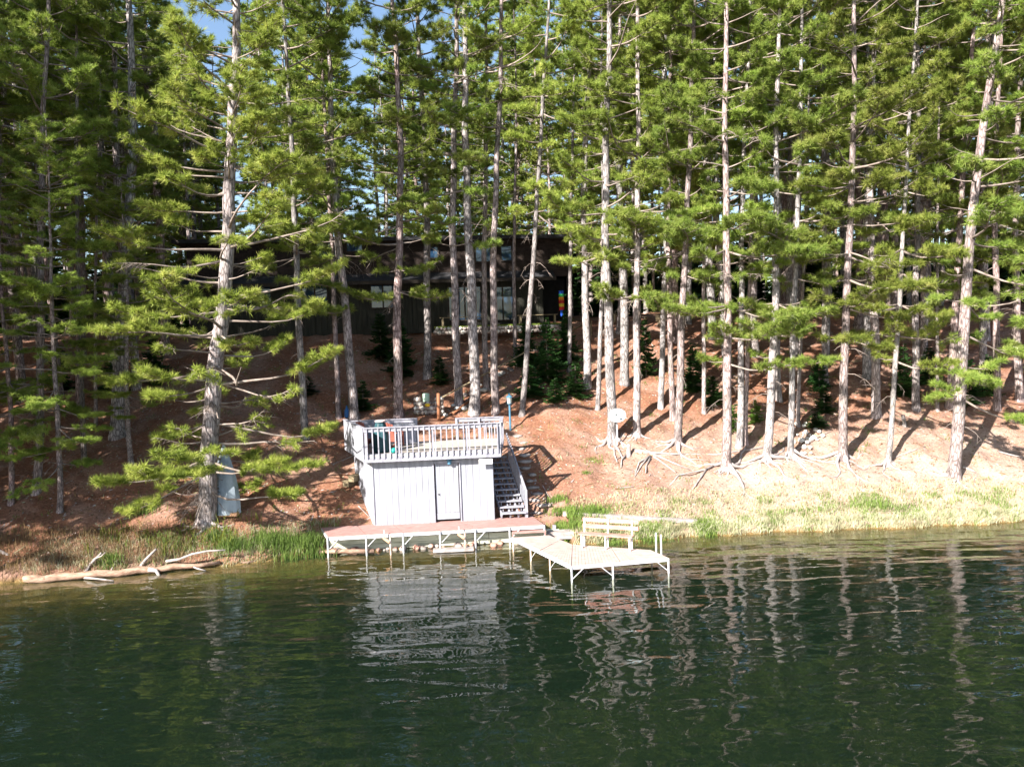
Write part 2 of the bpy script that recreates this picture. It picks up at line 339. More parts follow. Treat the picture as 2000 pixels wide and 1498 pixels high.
# ------------------------------------------------------------------ pine prototypes
def gen_pine(H, zc, rmax, seed, r0=.2, curve=None, dens=1., asym=None, stubs=8, K=26, bare=None, flat=1., wstep=(.8, 1.4), nw=.030, nl=.25, cull=.13, nbs=(3, 4, 5), sst=None, lv=(.45, 1.12)):
    rng = np.random.default_rng(seed); rr = random.Random(seed)
    if curve is None:
        p1, p2 = rr.uniform(0, 6), rr.uniform(0, 6)
        def ax(z): return Vector((.12*math.sin(z*.33+p1)-.12*math.sin(p1)+.03*math.sin(z*1.3+p2), .12*math.sin(z*.27+p2)-.12*math.sin(p2), z))
    else: ax = curve
    def rad(z): return r0*(max(0, 1-z/H)**.72)*(1+.35*math.exp(-z/.25))+.012
    T = MB(); zs = [-.3, 0, .15, .35, .7]+[1.2+i*(H-1.2)/22 for i in range(23)]
    T.tube([ax(z) for z in zs], [rad(max(z, 0)) for z in zs], 12)
    B = MB(); cen = []; dr = []; sz = []
    def put(p, d, s=1.): cen.append(tuple(p)); dr.append(tuple(d)); sz.append(s)
    z = zc*H; az = rr.uniform(0, 6)
    while z < H*.985:
        t = (z-zc*H)/(H-zc*H)
        nb = rr.choice(nbs)
        for k in range(nb):
            az += 2.4+rr.uniform(-.35, .35)
            dv = Vector((math.cos(az), math.sin(az), 0))
            Lb = rmax*(1-t*.8)**.5*rr.uniform(*lv)*(.75+.25*min(1, t*5))
            if asym: Lb *= 1+asym[1]*dv.dot(asym[0])
            if Lb < .35: Lb = .35
            zz = z+rr.uniform(-.15, .15)
            p0 = ax(zz)
            rise = rr.uniform(-.34, .16)+t*.5; curl = rr.uniform(-.05, .16)*flat; wph = rr.uniform(0, 6.28)
            sw = rr.uniform(-.4, .4); sd = Vector((-dv.y, dv.x, 0))
            def bp(s): return p0+dv*Lb*s+sd*Lb*sw*s*s+Vector((0, 0, Lb*(rise*s+curl*s*s*s-.05*math.sin(s*3.14)+.035*math.sin(s*7+wph)*s)))+sd*(Lb*.05*math.sin(s*6+wph)*s)
            n_ = 6; pts = [bp(i/n_) for i in range(n_+1)]
            rb = .014+.011*Lb
            B.tube(pts, [rb*(1-.8*i/n_) for i in range(n_+1)], 5, cap=False)
            s_0 = rr.uniform(.28, .62) if not sst else rr.uniform(*sst)
            isbare = bare and t > .07 and rr.random() < bare*(1-t)
            ns_ = max(5, int(Lb*4.6*dens))
            if rr.random() < cull and t < .9: continue
            for i in range(ns_):
                s = s_0+(1-s_0)*(i+.5)/ns_
                if rr.random() < .16: continue
                q = bp(s); sg = 1 if i % 2 else -1
                tv = (bp(min(1, s+.05))-bp(s-.05)).normalized()
                a2 = rr.uniform(.6, 1.15)*sg
                d2 = (tv*math.cos(a2)+sd*math.sin(a2)+Vector((0, 0, rr.uniform(-.05, .35)))).normalized()
                l2 = (.20+.40*Lb*(1.12-s))*rr.uniform(.55, 1.15)
                if isbare:
                    d2.z -= .45; d3 = d2+Vector((rr.uniform(-.5,.5), rr.uniform(-.5,.5), -.3))
                    B.tube([q, q+d2*l2*.5, q+d2*l2*.5+d3*l2*.45], [.011, .008, .004], 4, cap=False)
                    if rr.random() < .75: continue
                e = q+d2*l2
                if not isbare: B.tube([q, q+d2*l2*.5+Vector((0,0,-.03)), e], [.010, .007, .005], 4, cap=False)
                put(e, d2, rr.uniform(.7, 1.25))
                m_ = int(l2/.13*dens)
                for j in range(m_):
                    f = (j+.6)/(m_+1)
                    if f < .3: continue
                    jj = Vector((rr.uniform(-1, 1), rr.uniform(-1, 1), rr.uniform(-.2, .6)))*.16
                    put(q+d2*l2*f+jj, (d2+jj*3).normalized(), rr.uniform(.5, 1.05))
            if not isbare:
                tv = (bp(1)-bp(.9)).normalized(); put(bp(1), tv, 1.1); put(bp(.93)+Vector((0,0,.06)), (tv+Vector((0,0,.5))).normalized(), .9)
        z += rr.uniform(*wstep)*(1-.35*t)
    put(ax(H), (0, 0, 1), 1.1)
    # dead stubs and drooping grey twigs below the crown
    for k in range(stubs):
        z = zc*H*rr.uniform(.45, 1.0)+rr.uniform(0, .5); az = rr.uniform(0, 6.28); dv = Vector((math.cos(az), math.sin(az), 0)); l = rr.uniform(.15, 1.3)
        p0 = ax(z); pts = [p0+dv*l*s+Vector((0, 0, l*(.25*s-.75*s*s))) for s in (0, .35, .7, 1)]
        B.tube(pts, [.018, .014, .010, .004], 5, cap=False)
        if l > .5:
            for j in range(5):
                s = rr.choice((1, 2)); q = pts[s]+(pts[s+1]-pts[s])*rr.random(); d2 = Vector((rr.uniform(-1,1), rr.uniform(-1,1), rr.uniform(-1.2, .1)))*l*.3
                B.tube([q, q+d2*.5+Vector((0,0,.03)), q+d2], [.008, .006, .003], 4, cap=False)
    me_t = T.build('trunk', 'pine_bark', None, True); mt = me_t.data; bpy.data.objects.remove(me_t)
    V = tufts(np.array(cen), nrm(np.array(dr)), np.array(sz), rng, K=K, w=nw, ln=nl).reshape(-1, 3)
    LV = np.array(B.v); LF = np.array([f for f in B.f if len(f) == 4]); nv, nq = len(LV), len(LF); ntri = len(V)//3
    mc = bpy.data.meshes.new('crown'); mc.vertices.add(nv+len(V)); mc.vertices.foreach_set('co', np.concatenate([LV, V]).astype(np.float32).ravel())
    mc.loops.add(nq*4+ntri*3); mc.loops.foreach_set('vertex_index', np.concatenate([LF.ravel(), np.arange(ntri*3)+nv]).astype(np.int32))
    mc.polygons.add(nq+ntri); mc.polygons.foreach_set('loop_start', np.concatenate([np.arange(nq)*4, nq*4+np.arange(ntri)*3]).astype(np.int32))
    mc.polygons.foreach_set('material_index', np.concatenate([np.zeros(nq), np.ones(ntri)]).astype(np.int32)); mc.polygons.foreach_set('use_smooth', np.concatenate([np.ones(nq), np.zeros(ntri)]).astype(bool))
    mc.materials.append(MAT['limb_bark']); mc.materials.append(MAT['pine_needles']); mc.update(calc_edges=True)
    return dict(H=H, trunk=mt, crown=mc, ax=ax, n=len(cen))
PROTO = {}
for key, zc, rm, sd, st, kk in (('a',.13,3.2,1,6,{}),('a',.17,3.1,2,6,{}),('a',.20,3.3,41,6,{}),('b',.26,3.1,3,9,{}),('b',.30,2.9,4,9,{}),('b',.23,3.2,5,9,{}),('c',.36,2.9,6,10,{}),('c',.41,2.8,7,10,{}),('c',.33,3.0,8,10,{}),
    ('d',.50,2.6,9,10,{}),('d',.55,2.5,10,10,{}),('e',.66,2.2,12,12,{}),('f',.20,3.0,31,4,dict(K=15,nw=.07,nl=.36,dens=.8,wstep=(.7,1.2))),('f',.28,2.8,32,4,dict(K=15,nw=.07,nl=.36,dens=.8,wstep=(.7,1.2))),('g',.45,2.4,33,4,dict(K=13,nw=.07,nl=.34,dens=.7,wstep=(.8,1.4)))):
    if key in 'abcd': kk['asym'] = (Vector((0, -1, 0)), .34)
    kk = {**dict(K=50, nl=.255, nw=.021, dens=1.2), **kk}
    PROTO.setdefault(key, []).append(gen_pine(25, zc, rm, sd, stubs=st, bare=.22 if key in 'ab' else .12, **kk))
import sys; print('OKAY tufts', {k: [p['n'] for p in v] for k, v in PROTO.items()})
def place_pine(pr, base, updir, wscale, cscale, hscale, rz, label, group, mat='pine_bark', name='pine_tree'):
    root = empty(name, base, label, 'pine tree', group)
    q = Vector((0,0,1)).rotation_difference(updir.normalized())
    root.rotation_mode = 'QUATERNION'; root.rotation_quaternion = q @ Quaternion((0,0,1), rz)
    for nm, sc in (('trunk', (wscale, wscale, hscale)), ('crown', (cscale, cscale, hscale))):
        o = bpy.data.objects.new(nm, pr[nm]); o.scale = sc; link(o, root)
        if nm == 'trunk' and mat != 'pine_bark':
            o.material_slots[0].link = 'OBJECT'; o.material_slots[0].material = MAT[mat]
    return root
def roots_for(root, n, lmax, seed, r0=.06, az0=-math.pi/2, spread=3.6):
    n = n+2; lmax *= 1.25
    rr = random.Random(seed); B = MB(); b = root.location
    for k in range(n):
        a = az0+spread*((k+.5)/n-.5)*1.0+rr.uniform(-.2, .2); l = lmax*rr.choice((.3,.5,.7,1.,1.2))*rr.uniform(.7, 1.); x, y = b.x, b.y; pts = []; rd = []
        m_ = 9
        for i in range(m_+1):
            f = i/m_; z = gz(x, y)
            pts.append((x, y, z+.26*math.exp(-f*7)+r0*.55*(1-f)-.03*f+.03*math.sin(f*9+k))); rd.append(r0*(1.15-f)**1.2*(1.3 if i == 0 else 1))
            a += rr.uniform(-.55, .55); x += math.cos(a)*l/m_; y += math.sin(a)*l/m_
            if i == 4 and rr.random() < .8:
                a3 = a+rr.choice((-.7, .7)); q = [(x, y, gz(x, y)+.03)]
                xx, yy = x, y
                for j in range(4): xx += math.cos(a3)*l*.1; yy += math.sin(a3)*l*.1; a3 += rr.uniform(-.3, .3); q.append((xx, yy, gz(xx, yy)+.02))
                B.tube([pts[-1]]+q, [rd[-1]*.7, r0*.4, r0*.3, r0*.22, r0*.15, .008], 6)
        B.tube(pts, rd, 7)
    me = B.build('roots', 'dead_wood', None, True)
    # bake into the leaning root frame
    M = Matrix.Translation(root.location) @ root.rotation_quaternion.to_matrix().to_4x4()
    me.data.transform(M.inverted()); me.parent = root
G_FRONT = 'tall pines standing on the slope by the shore'
# base px, base py, second px, second py, width px, proto, label, roots(n,l), mat
TREES = [
 (72,962,84,480,17,'a','slim pine near the left edge, trunk low above the shore brush',None,None),
 (163,905,160,650,11,'c','thin mossy-grey pine trunk left of the thick left trunk',None,'grey_bark'),
 (230,850,238,350,27,'b','thick dark pine on the left whose trunk runs to the top edge',None,None),
 (154,800,150,560,13,'c','thin dark pine behind the mossy grey trunk at left',None,None),
 (187,830,190,600,7,'d','very thin sapling pine just left of the thick left trunk',None,None),
 (597,855,574,400,15,'b','slim pine alone on the red slope left of the boathouse',None,None),
 (662,815,652,600,11,'c','thin pine behind the boathouse deck, first from its left corner',None,None),
 (690,815,668,430,19,'b','pine behind the left end of the deck, beside a thin one',None,None),
 (780,814,770,300,19,'b','pine behind the middle-left of the deck with a low leafy bough',None,None),
 (836,738,822,300,16,'c','pine on the upper slope left of the stone fireplace',None,None),
 (895,790,893,250,17,'c','pine just right of the brown rail post behind the deck',None,None),
 (927,808,914,200,22,'c','thickest pine rising behind the right half of the deck',None,None),
 (968,806,975,250,16,'d','straight pine behind the deck\'s right corner, left of the blue lamp post',None,None),
 (950,760,948,300,12,'d','pine seen between the two trunks at the deck\'s right end',None,None),
 (1007,700,1006,450,8,'e','thin pine high on the slope above the blue lamp post',None,None),
 (1020,812,1046,420,12,'c','thin leaning pine just right of the blue lamp post',None,None),
 (1112,725,1118,420,9,'e','thin pine rising out of the dark spruces right of the lamp post',None,None),
 (1147,758,1151,350,16,'c','pine beside the right edge of the dark spruce clump',None,None),
 (1168,800,1171,450,10,'c','thin pine immediately left of the satellite dish trunk',None,None),
 (1195,860,1192,300,21,'b','pale pine with the grey satellite dish in front of its base',(5,1.7),None),
 (1245,850,1245,350,15,'b','straight pine just right of the satellite dish',(3,.7),None),
 (1291,797,1295,430,12,'c','pine upslope, second to the right of the satellite dish',None,None),
 (1313,820,1311,430,12,'c','slim pine directly behind the leaning pale trunk',None,None),
 (1325,868,1346,300,16,'b','pale slightly leaning pine with forked roots on the bare bank',(5,1.5),None),
 (1375,808,1377,520,9,'e','thin pine between the leaning pale trunk and the long root',None,None),
 (1418,915,1419,300,19,'a','bright pine lowest on the bank at the end of the long bare root',(8,2.6),None),
 (1444,872,1456,400,14,'c','pine right behind the bright one with bright green fir at its foot',None,None),
 (1456,868,1462,450,10,'d','slimmer twin of the pair behind the brightest bank pine',None,None),
 (1498,900,1516,300,17,'a','bright curved pine on the bank, left of the pale stone heap',(6,1.9),None),
 (1545,890,1556,400,13,'b','bright slim pine growing through the pale stone heap',(6,1.7),None),
 (1558,832,1568,520,8,'d','thin pine just behind the pale stone heap',None,None),
 (1521,782,1519,450,12,'d','pine in shade high on the slope above the pale stone heap',None,None),
 (1646,896,1656,350,18,'a','bright pine with roots spreading to the grass, right of the stone heap',(6,1.8),None),
 (1712,812,1711,500,18,'b','stout shaded pine upslope of the small cut stump',None,None),
 (1735,908,1752,640,11,'a','thin white leaning pine, palest trunk on the right bank',(4,1.1),'grey_bark'),
 (1790,800,1790,400,15,'b','shaded pine behind the young fir on the right slope',None,None),
 (1862,932,1906,520,25,'a','thick leaning pine on the right bank, largest trunk there',(4,.9),None),
 (1831,802,1832,660,7,'e','very thin trunk left of the thick leaning right pine',None,None),
 (1854,796,1868,600,15,'b','shaded pine directly behind the thick leaning right pine',None,None),
 (1612,752,1608,520,12,'d','pine on the upper slope with its foot in dappled sun',None,None),
 (1946,800,1950,560,14,'b','shaded pine near the right edge of the slope',None,None),
 (1990,780,1992,560,15,'a','pine cut by the right edge of the picture',None,None),
]
for i, (bx, by, tx, ty, w, pk, lab, rt, mt) in enumerate(TREES):
    b = on_ground(bx, by); t = onY(tx, ty, b.y+.15)
    d = t-b; wm = w/F*b.y
    pr = PROTO[pk][i % len(PROTO[pk])]
    hs = random.uniform(1.0, 1.12) if w > 10 else random.uniform(.8, .92)
    cs = random.uniform(.85, 1.1)*(1 if w > 12 else .75)
    b.z -= .05
    o = place_pine(pr, b, d, wm/.44, cs, hs, random.uniform(-.9, .9), lab, G_FRONT, mt or 'pine_bark')
    if rt: roots_for(o, rt[0], rt[1], 40+i, r0=.035+wm*.09)
# the big lit pine at the left of the boathouse, with a curved trunk and low boughs
bb = on_ground(402, 1022); bb.z -= .05
def big_ax(z):
    Y = bb.y; py = np.interp(z, [0, 25], [1022, -380]); px = np.interp(py, [-400, 0, 200, 560, 640, 800, 900, 1022], [446, 446, 441, 431, 420, 408, 404, 402]); q = onY(float(px), float(py), Y)
    return Vector((q.x-bb.x+.03*math.sin(z*1.9), .04*z+.05*math.sin(z*.8), z))
big = gen_pine(25, .05, 4.3, 77, r0=.33, curve=big_ax, asym=(Vector((.8,-.6,0)), .15), stubs=30, bare=.5, dens=1.1, flat=.8, wstep=(.48, .85), K=50, cull=.04, nl=.26, nw=.021, nbs=(3, 4, 5), sst=(.35, .75), lv=(.35, 1.2))
PROTO['big'] = [big]
bigtree = place_pine(big, bb, Vector((0,0,1)), 1, 1, 1, 0, 'largest sunlit pine left of the boathouse, with long bare low branches', G_FRONT)
roots_for(bigtree, 4, .9, 5, r0=.10)
# forest behind and beside
rr = random.Random(21); pts = [(t.location.x, t.location.y) for t in C.objects if t.parent is None and t.name.startswith('pine_tree')]
def px_of(X, Y): return 1000+X/Y*F
placed = 0; tries = 0
HOUSE_Y = 47.5
while placed < 205 and tries < 12000:
    tries += 1
    Y = rr.uniform(37, 88); X = rr.uniform(-.80, .80)*Y
    if placed < 34: Y = rr.uniform(38, 50); X = rr.choice((rr.uniform(-.72, -.42), rr.uniform(.13, .70)))*Y
    px = px_of(X, Y)
    if placed >= 34 and Y < 43 and rr.random() < .6: continue
    if -21 < X < 5.5 and 44.5 < Y < 60: continue
    if 560 < px < 1120 and Y < 45: continue
    if 690 < px < 1010 and rr.random() < .45: continue
    if 440 < px < 560 and rr.random() < .5: continue
    if any((X-a)**2+(Y-b)**2 < 2.4 for a, b in pts): continue
    pts.append((X, Y)); placed += 1
    z = gz(X, Y)-.1
    gap = (840 < px < 930 or 440 < px < 540 or 700 < px < 760)
    pk = rr.choice(('b','c','c','d') if Y < 50 else (('g','g','e') if gap else (('f','g','g') if Y > 62 else ('b','c','f','g')))); pr = PROTO[pk][rr.randrange(len(PROTO[pk]))]
    side = 'left of the house' if px < 380 else ('behind the roof of the house' if px < 1110 else ('between the house and the stone heap' if px < 1560 else 'behind the rightmost bank pines'))
    deep = 'on the upper slope' if Y < 48 else ('in the front ranks of the forest' if Y < 62 else 'deep in the forest')
    hs = rr.uniform(.85, 1.12)
    place_pine(pr, Vector((X, Y, z)), Vector((rr.uniform(-.03,.03), rr.uniform(-.03,.03), 1)), rr.uniform(.65, 1.2), rr.uniform(.85, 1.2), hs, rr.uniform(0, 6.28),
               'shaded pine %s %s' % (deep, side), 'shaded pines %s, %s' % (deep, side))
for k in range(46):    # back rows that close the view behind the house and to both sides
    X = -34+k*1.55 if k < 30 else rr.uniform(-.62, .62)*80; Y = rr.uniform(59.5, 66) if k < 30 else rr.uniform(76, 90)
    if 700 < px_of(X, Y) < 745 or 455 < px_of(X, Y) < 500: continue
    side = 'left of the house' if px_of(X, Y) < 380 else ('behind the roof of the house' if px_of(X, Y) < 1110 else 'between the house and the stone heap')
    place_pine(PROTO['f'][k % 2], Vector((X, Y, gz(X, Y)-.1)), Vector((0, 0, 1)), rr.uniform(.7, 1.1), rr.uniform(1., 1.25), rr.uniform(.62, 1.05), k*1.7, 'shaded pine deep in the forest '+side, 'shaded pines deep in the forest, '+side)
# unseen pines added on low land at left to shade that side of the view
for k, (X, Y, pk) in enumerate(((-27,23,'a'),(-29,18.5,'b'),(-24.5,25,'a'),(-33,22,'b'),(-31,27,'a'),(-21.8,27.5,'a'),(-36,18,'b'),(-25.5,17,'f'),(-28,26.5,'f'),(-20.8,27.5,'b'),(-31,16,'f'),(-26,21,'f'),(-29,21,'f'))):
    place_pine(PROTO[pk][k % 2], Vector((X, Y, gz(X, Y)-.1)), Vector((.02, 0, 1)), 1, 1.15, 1., k*1.3, 'unseen shading pine added on the low point left of the view', 'unseen shading pines added on the low point left of the view')
for k, (x, y, hh, lab) in enumerate(((118,1000,.50,'small leafy pine leaning over the brush on the left shore'),(22,985,.46,'short bushy pine at the left edge above the grey boulder'),(255,905,.40,'young pine in front of the thick left trunk'))):
    b = on_ground(x, y); place_pine(PROTO['a'][k % 3], b, Vector((.06, -.05, 1)), .5, .66, hh*1.15, .4*k, lab, G_FRONT)
for k in range(30):  # more pines added out of view, their shade darkens the upper left
    Y = rr.uniform(26, 56); X = -.69*Y-3.5-rr.uniform(0, 14)
    place_pine(PROTO['f' if k % 2 else 'b'][k % 2], Vector((X, Y, gz(X, Y)-.1)), Vector((0, 0, 1)), 1, 1.2, 1.02, k*1.3, 'unseen pine added outside the left edge to darken the upper left', 'unseen shading pines added outside the left edge of the view')
b = on_ground(2075, 940)
place_pine(PROTO['a'][1], b, Vector((.05, 0, 1)), 1, 1.15, 1, 2.0, 'pine whose drooping boughs enter from the right edge', G_FRONT)
b = on_ground(-45, 960)
place_pine(PROTO['a'][0], b, Vector((-.02, 0, 1)), 1, 1.1, 1, 4.0, 'pine whose low boughs enter from the left edge', G_FRONT)
# ------------------------------------------------------------------ spruce saplings
def gen_spruce(seed, H=2., rm=.85, mat='spruce_needles', n_w=24):
    rr = random.Random(seed); rng = np.random.default_rng(seed); T = MB(); T.tube([(0,0,-.1),(0,0,H*.5),(0,0,H)], [.025*H/2+.01, .018, .004], 6)
    Vs = []
    for w in range(n_w):
        t = w/n_w; z = H*(.05+.93*t)
        for k in range(5 if t < .8 else 4):
            z = H*(.05+.93*t)+rr.uniform(-.04, .04)*H
            a = rr.uniform(0, 6.28); L_ = rm*(1-t)**.8*rr.uniform(.6, 1.1)+.06; dv = np.array([math.cos(a), math.sin(a), -.12+.35*t]); sd = np.array([-math.sin(a), math.cos(a), 0])
            m = max(6, int(L_*26)); s = (np.arange(m)+.3)/m
            base = np.array([0, 0, z])+dv*(s*L_)[:, None]; base[:, 2] -= .12*L_*np.sin(s*3)
            for sg in (-1, 1):
                l2 = L_*.42*(1.05-s)*rng.uniform(.6, 1.2, m)+.05
                tip = base+(dv*.6+sd*sg*.9)*l2[:, None]; tip[:, 2] += rng.uniform(-.05, .04, m)
                wv = dv*.028
                Vs.append(np.stack([base-wv, base+wv, tip], 1))
                mid = (base+tip)/2; up = np.array([0, 0, .03]); Vs.append(np.stack([base, mid+up+wv*2, tip], 1))
    ob = T.build('trunk', 'limb_bark'); mt = ob.data; bpy.data.objects.remove(ob)
    return dict(trunk=mt, crown=tri_mesh('crown', np.concatenate(Vs), [mat]))
SP = [gen_spruce(1), gen_spruce(2, 2., 1.0), gen_spruce(3, 2., .7)]; SPL = [gen_spruce(5, 1.2, .8, 'fir_light', 9)]
def place_spruce(pr, loc, sx, sz, label, group, rz=0, name='young_spruce'):
    root = empty(name, loc, label, 'young fir', group); root.rotation_euler = (0, 0, rz)
    for nm in ('trunk', 'crown'):
        o = bpy.data.objects.new(nm, pr[nm]); o.scale = (sx, sx, sz); link(o, root)
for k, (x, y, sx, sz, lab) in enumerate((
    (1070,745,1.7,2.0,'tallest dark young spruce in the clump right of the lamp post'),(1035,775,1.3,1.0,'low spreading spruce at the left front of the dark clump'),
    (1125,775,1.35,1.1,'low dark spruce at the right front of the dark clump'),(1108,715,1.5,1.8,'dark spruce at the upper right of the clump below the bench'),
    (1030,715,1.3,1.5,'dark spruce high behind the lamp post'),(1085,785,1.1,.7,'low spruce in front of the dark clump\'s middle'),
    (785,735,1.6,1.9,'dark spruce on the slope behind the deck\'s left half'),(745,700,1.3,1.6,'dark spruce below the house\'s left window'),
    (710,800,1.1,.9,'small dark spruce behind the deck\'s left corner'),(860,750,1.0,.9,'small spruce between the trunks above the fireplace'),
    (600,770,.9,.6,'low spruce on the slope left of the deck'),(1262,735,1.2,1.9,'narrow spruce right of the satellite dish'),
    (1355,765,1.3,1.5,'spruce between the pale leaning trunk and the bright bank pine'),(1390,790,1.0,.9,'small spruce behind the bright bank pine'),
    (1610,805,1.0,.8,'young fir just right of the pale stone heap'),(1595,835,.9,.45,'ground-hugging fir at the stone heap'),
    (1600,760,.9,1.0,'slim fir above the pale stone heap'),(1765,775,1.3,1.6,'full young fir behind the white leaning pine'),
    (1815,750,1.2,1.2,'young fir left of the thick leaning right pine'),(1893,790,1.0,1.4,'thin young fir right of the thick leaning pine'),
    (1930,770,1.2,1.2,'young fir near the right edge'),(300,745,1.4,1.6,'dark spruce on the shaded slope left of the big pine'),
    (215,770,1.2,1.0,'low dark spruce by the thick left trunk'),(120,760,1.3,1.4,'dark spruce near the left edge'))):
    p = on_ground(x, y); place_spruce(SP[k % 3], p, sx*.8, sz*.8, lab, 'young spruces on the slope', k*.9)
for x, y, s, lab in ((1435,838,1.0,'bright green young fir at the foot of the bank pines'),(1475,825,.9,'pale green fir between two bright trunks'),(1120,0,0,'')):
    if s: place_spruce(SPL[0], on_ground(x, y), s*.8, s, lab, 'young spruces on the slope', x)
for k in range(150):
    Y = rr.uniform(50, 64) if k < 30 else rr.uniform(64, 92); X = rr.uniform(-.78, .78)*Y
    if -21 < X < 5.5 and Y < 60: continue
    side = 'left of the house' if px_of(X, Y) < 380 else ('behind the house' if px_of(X, Y) < 1110 else 'right of the house')
    s = rr.uniform(1.6, 2.6) if Y < 64 else rr.uniform(2.8, 4.2)
    if 430 < px_of(X, Y) < 1010: s *= .95
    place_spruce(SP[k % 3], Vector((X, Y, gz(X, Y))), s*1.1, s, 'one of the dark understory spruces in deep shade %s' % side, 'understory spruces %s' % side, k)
# ------------------------------------------------------------------ ground, water
def axis(a):
    return np.unique(np.concatenate([np.linspace(*s) for s in a]))
gx = axis(((-700,-60,16),(-60,-24,40),(-24,26,260),(26,60,35),(60,700,16)))
gy = axis(((-160,10,30),(10,23,30),(23,50,210),(50,100,60),(100,900,24)))
XX, YY = np.meshgrid(gx, gy); ZZ = ground_z(XX, YY)
nx, ny = len(gx), len(gy)
me = bpy.data.meshes.new('ground'); me.vertices.add(nx*ny); me.vertices.foreach_set('co', np.stack([XX, YY, ZZ], -1).astype(np.float32).ravel())
I = (np.arange(ny-1)[:, None]*nx+np.arange(nx-1)[None, :]).ravel(); Fc = np.stack([I, I+1, I+1+nx, I+nx], 1)
me.loops.add(Fc.size); me.loops.foreach_set('vertex_index', Fc.astype(np.int32).ravel()); me.polygons.add(len(Fc)); me.polygons.foreach_set('loop_start', np.arange(0, Fc.size, 4, dtype=np.int32))
me.polygons.foreach_set('use_smooth', np.ones(len(Fc), bool)); me.materials.append(MAT['forest_floor']); me.update(calc_edges=True)
o = link(bpy.data.objects.new('ground', me)); tag(o, 'reddish slope of pine needle litter rising from the lake', kind='structure')
W = MB(); W.hexa([(-700,-160.5,-7),(700,-160.5,-7),(700,60,-7),(-700,60,-7),(-700,-160.5,0),(700,-160.5,0),(700,60,0),(-700,60,0)])
o = W.build('water', 'lake_water'); tag(o, 'dark green rippled lake water', kind='structure')
# ------------------------------------------------------------------ grass, brush, litter (stuff)
def blades(X, Y, h, w, rng, lean=.5, z=None):
    n = len(X); z = ground_z(X, Y) if z is None else z
    b = np.stack([X, Y, z-.02], 1); a = rng.uniform(0, 6.28, n); sd = np.stack([np.cos(a), np.sin(a), 0*a], 1)*w[:, None]/2
    a2 = rng.uniform(0, 6.28, n); ln = np.stack([np.cos(a2), np.sin(a2), 0*a2], 1)*(h*lean*rng.random(n))[:, None]
    up = np.array([0, 0, 1.])*h[:, None]
    mid = b+up*.6+ln*.35; tip = b+up*(1-.25*rng.random((n, 1)))+ln
    return np.concatenate([np.stack([b-sd, b+sd, mid+sd*.7], 1), np.stack([b-sd, mid+sd*.7, mid-sd*.7], 1), np.stack([mid-sd*.7, mid+sd*.7, tip], 1)])
def patch(n, x0, x1, s0, s1, pw, rng):
    X = rng.uniform(x0, x1, n); s = s0+(s1-s0)*rng.random(n)**pw; return X, shoreY(X)+s
g = RNG; cn = g.normal(size=(120, 60)); A = []; Mi = []
def addb(X, Y, hm, w, mi, lean=.5):
    h = hm*g.uniform(.5, 1.2, len(X)); V = blades(X, Y, h, np.full(len(X), w), g, lean); A.append(V); Mi.append(np.full(len(V), mi))
def clump(n, cond=.5, x0=3.2, x1=23, s0=.02, s1=3.0, pw=1.2):
    X, Y = patch(n, x0, x1, s0, s1, pw, g); k = cn[(np.clip((X+30)*1.7,0,119)).astype(int), (np.clip((Y-20)*2.3,0,59)).astype(int)]+g.normal(size=n)*.35; m_ = k > cond; return X[m_], Y[m_]
X, Y = patch(19000, 2.2, 24, .02, 2.7, 1.6, g); addb(X, Y, .19, .018, 1, .9)
X, Y = clump(15000, .25, s1=2.0, pw=1.5); addb(X, Y, .24, .018, 0, .7)
X, Y = patch(5000, 2.0, 24, .0, .25, 1, g); addb(X, Y, .32, .02, 1, 1.4)
def at_tuft(px, py, n, rad, h, mi):
    p = on_ground(px, py); X = p.x+g.normal(size=n)*rad; Y = p.y+g.normal(size=n)*rad*.6; addb(X, Y, h, .022, mi)
for px, py, n, rd_, h in ((1110,1005,700,.35,.35),(1160,1000,500,.3,.35),(1110,1045,500,.3,.35),(1275,1042,500,.35,.3),(1380,1035,500,.25,.35),(1190,1054,400,.35,.25),(1710,985,400,.4,.3),(1090,995,300,.25,.3),(1145,925,60,.1,.2),(1160,900,90,.2,.15),(1215,955,60,.2,.12),(1420,820,60,.15,.2)):
    at_tuft(px, py, n, rd_, h, 0)
me = tri_mesh('shore_grass', np.concatenate(A), ['grass_green', 'grass_straw'], np.concatenate(Mi))
tag(link(bpy.data.objects.new('shore_grass', me)), 'pale straw and green grass along the sunny right bank', 'grass', kind='stuff')
A = []; Mi = []
X, Y = patch(3800, -16.5, -6.6, .0, 1.9, 1.5, g); addb(X, Y, .27, .016, 1, .9)
X, Y = clump(3600, .45, -15, -6.6, .0, 1.7, 1.4); addb(X, Y, .30, .018, 0, .8)
for px, py, n, rd_, h in ((600,1065,1100,.36,.45),(520,1060,500,.4,.45),(560,1070,600,.4,.5),(460,1070,450,.3,.4),(215,1100,420,.22,.4),(420,1050,300,.3,.3),(330,1060,300,.4,.4),(280,1000,160,.3,.5)):
    at_tuft(px, py, n, rd_, h, 0)
me = tri_mesh('reeds', np.concatenate(A), ['grass_green', 'grass_straw'], np.concatenate(Mi))
tag(link(bpy.data.objects.new('reeds', me)), 'long green grass and dry stalks on the left shore', 'grass', kind='stuff')
A = []; Mi = []
X, Y = patch(4200, -20, -11.5, .0, 2.4, 1.2, g); addb(X, Y, .5, .014, 0, 1.1)
X, Y = clump(900, .4, -15, -9.5, .5, 2.6); addb(X, Y, .5, .03, 1, .8)
me = tri_mesh('brush', np.concatenate(A), ['brush_twig', 'brush_leaf'], np.concatenate(Mi))
tag(link(bpy.data.objects.new('brush', me)), 'brown twiggy brush with yellow leaves at the left shore', 'brush', kind='stuff')
n = 24000; X = g.uniform(-20, 24, n); Y = shoreY(X)+.5+g.random(n)**1.1*17; Z = ground_z(X, Y)+.012
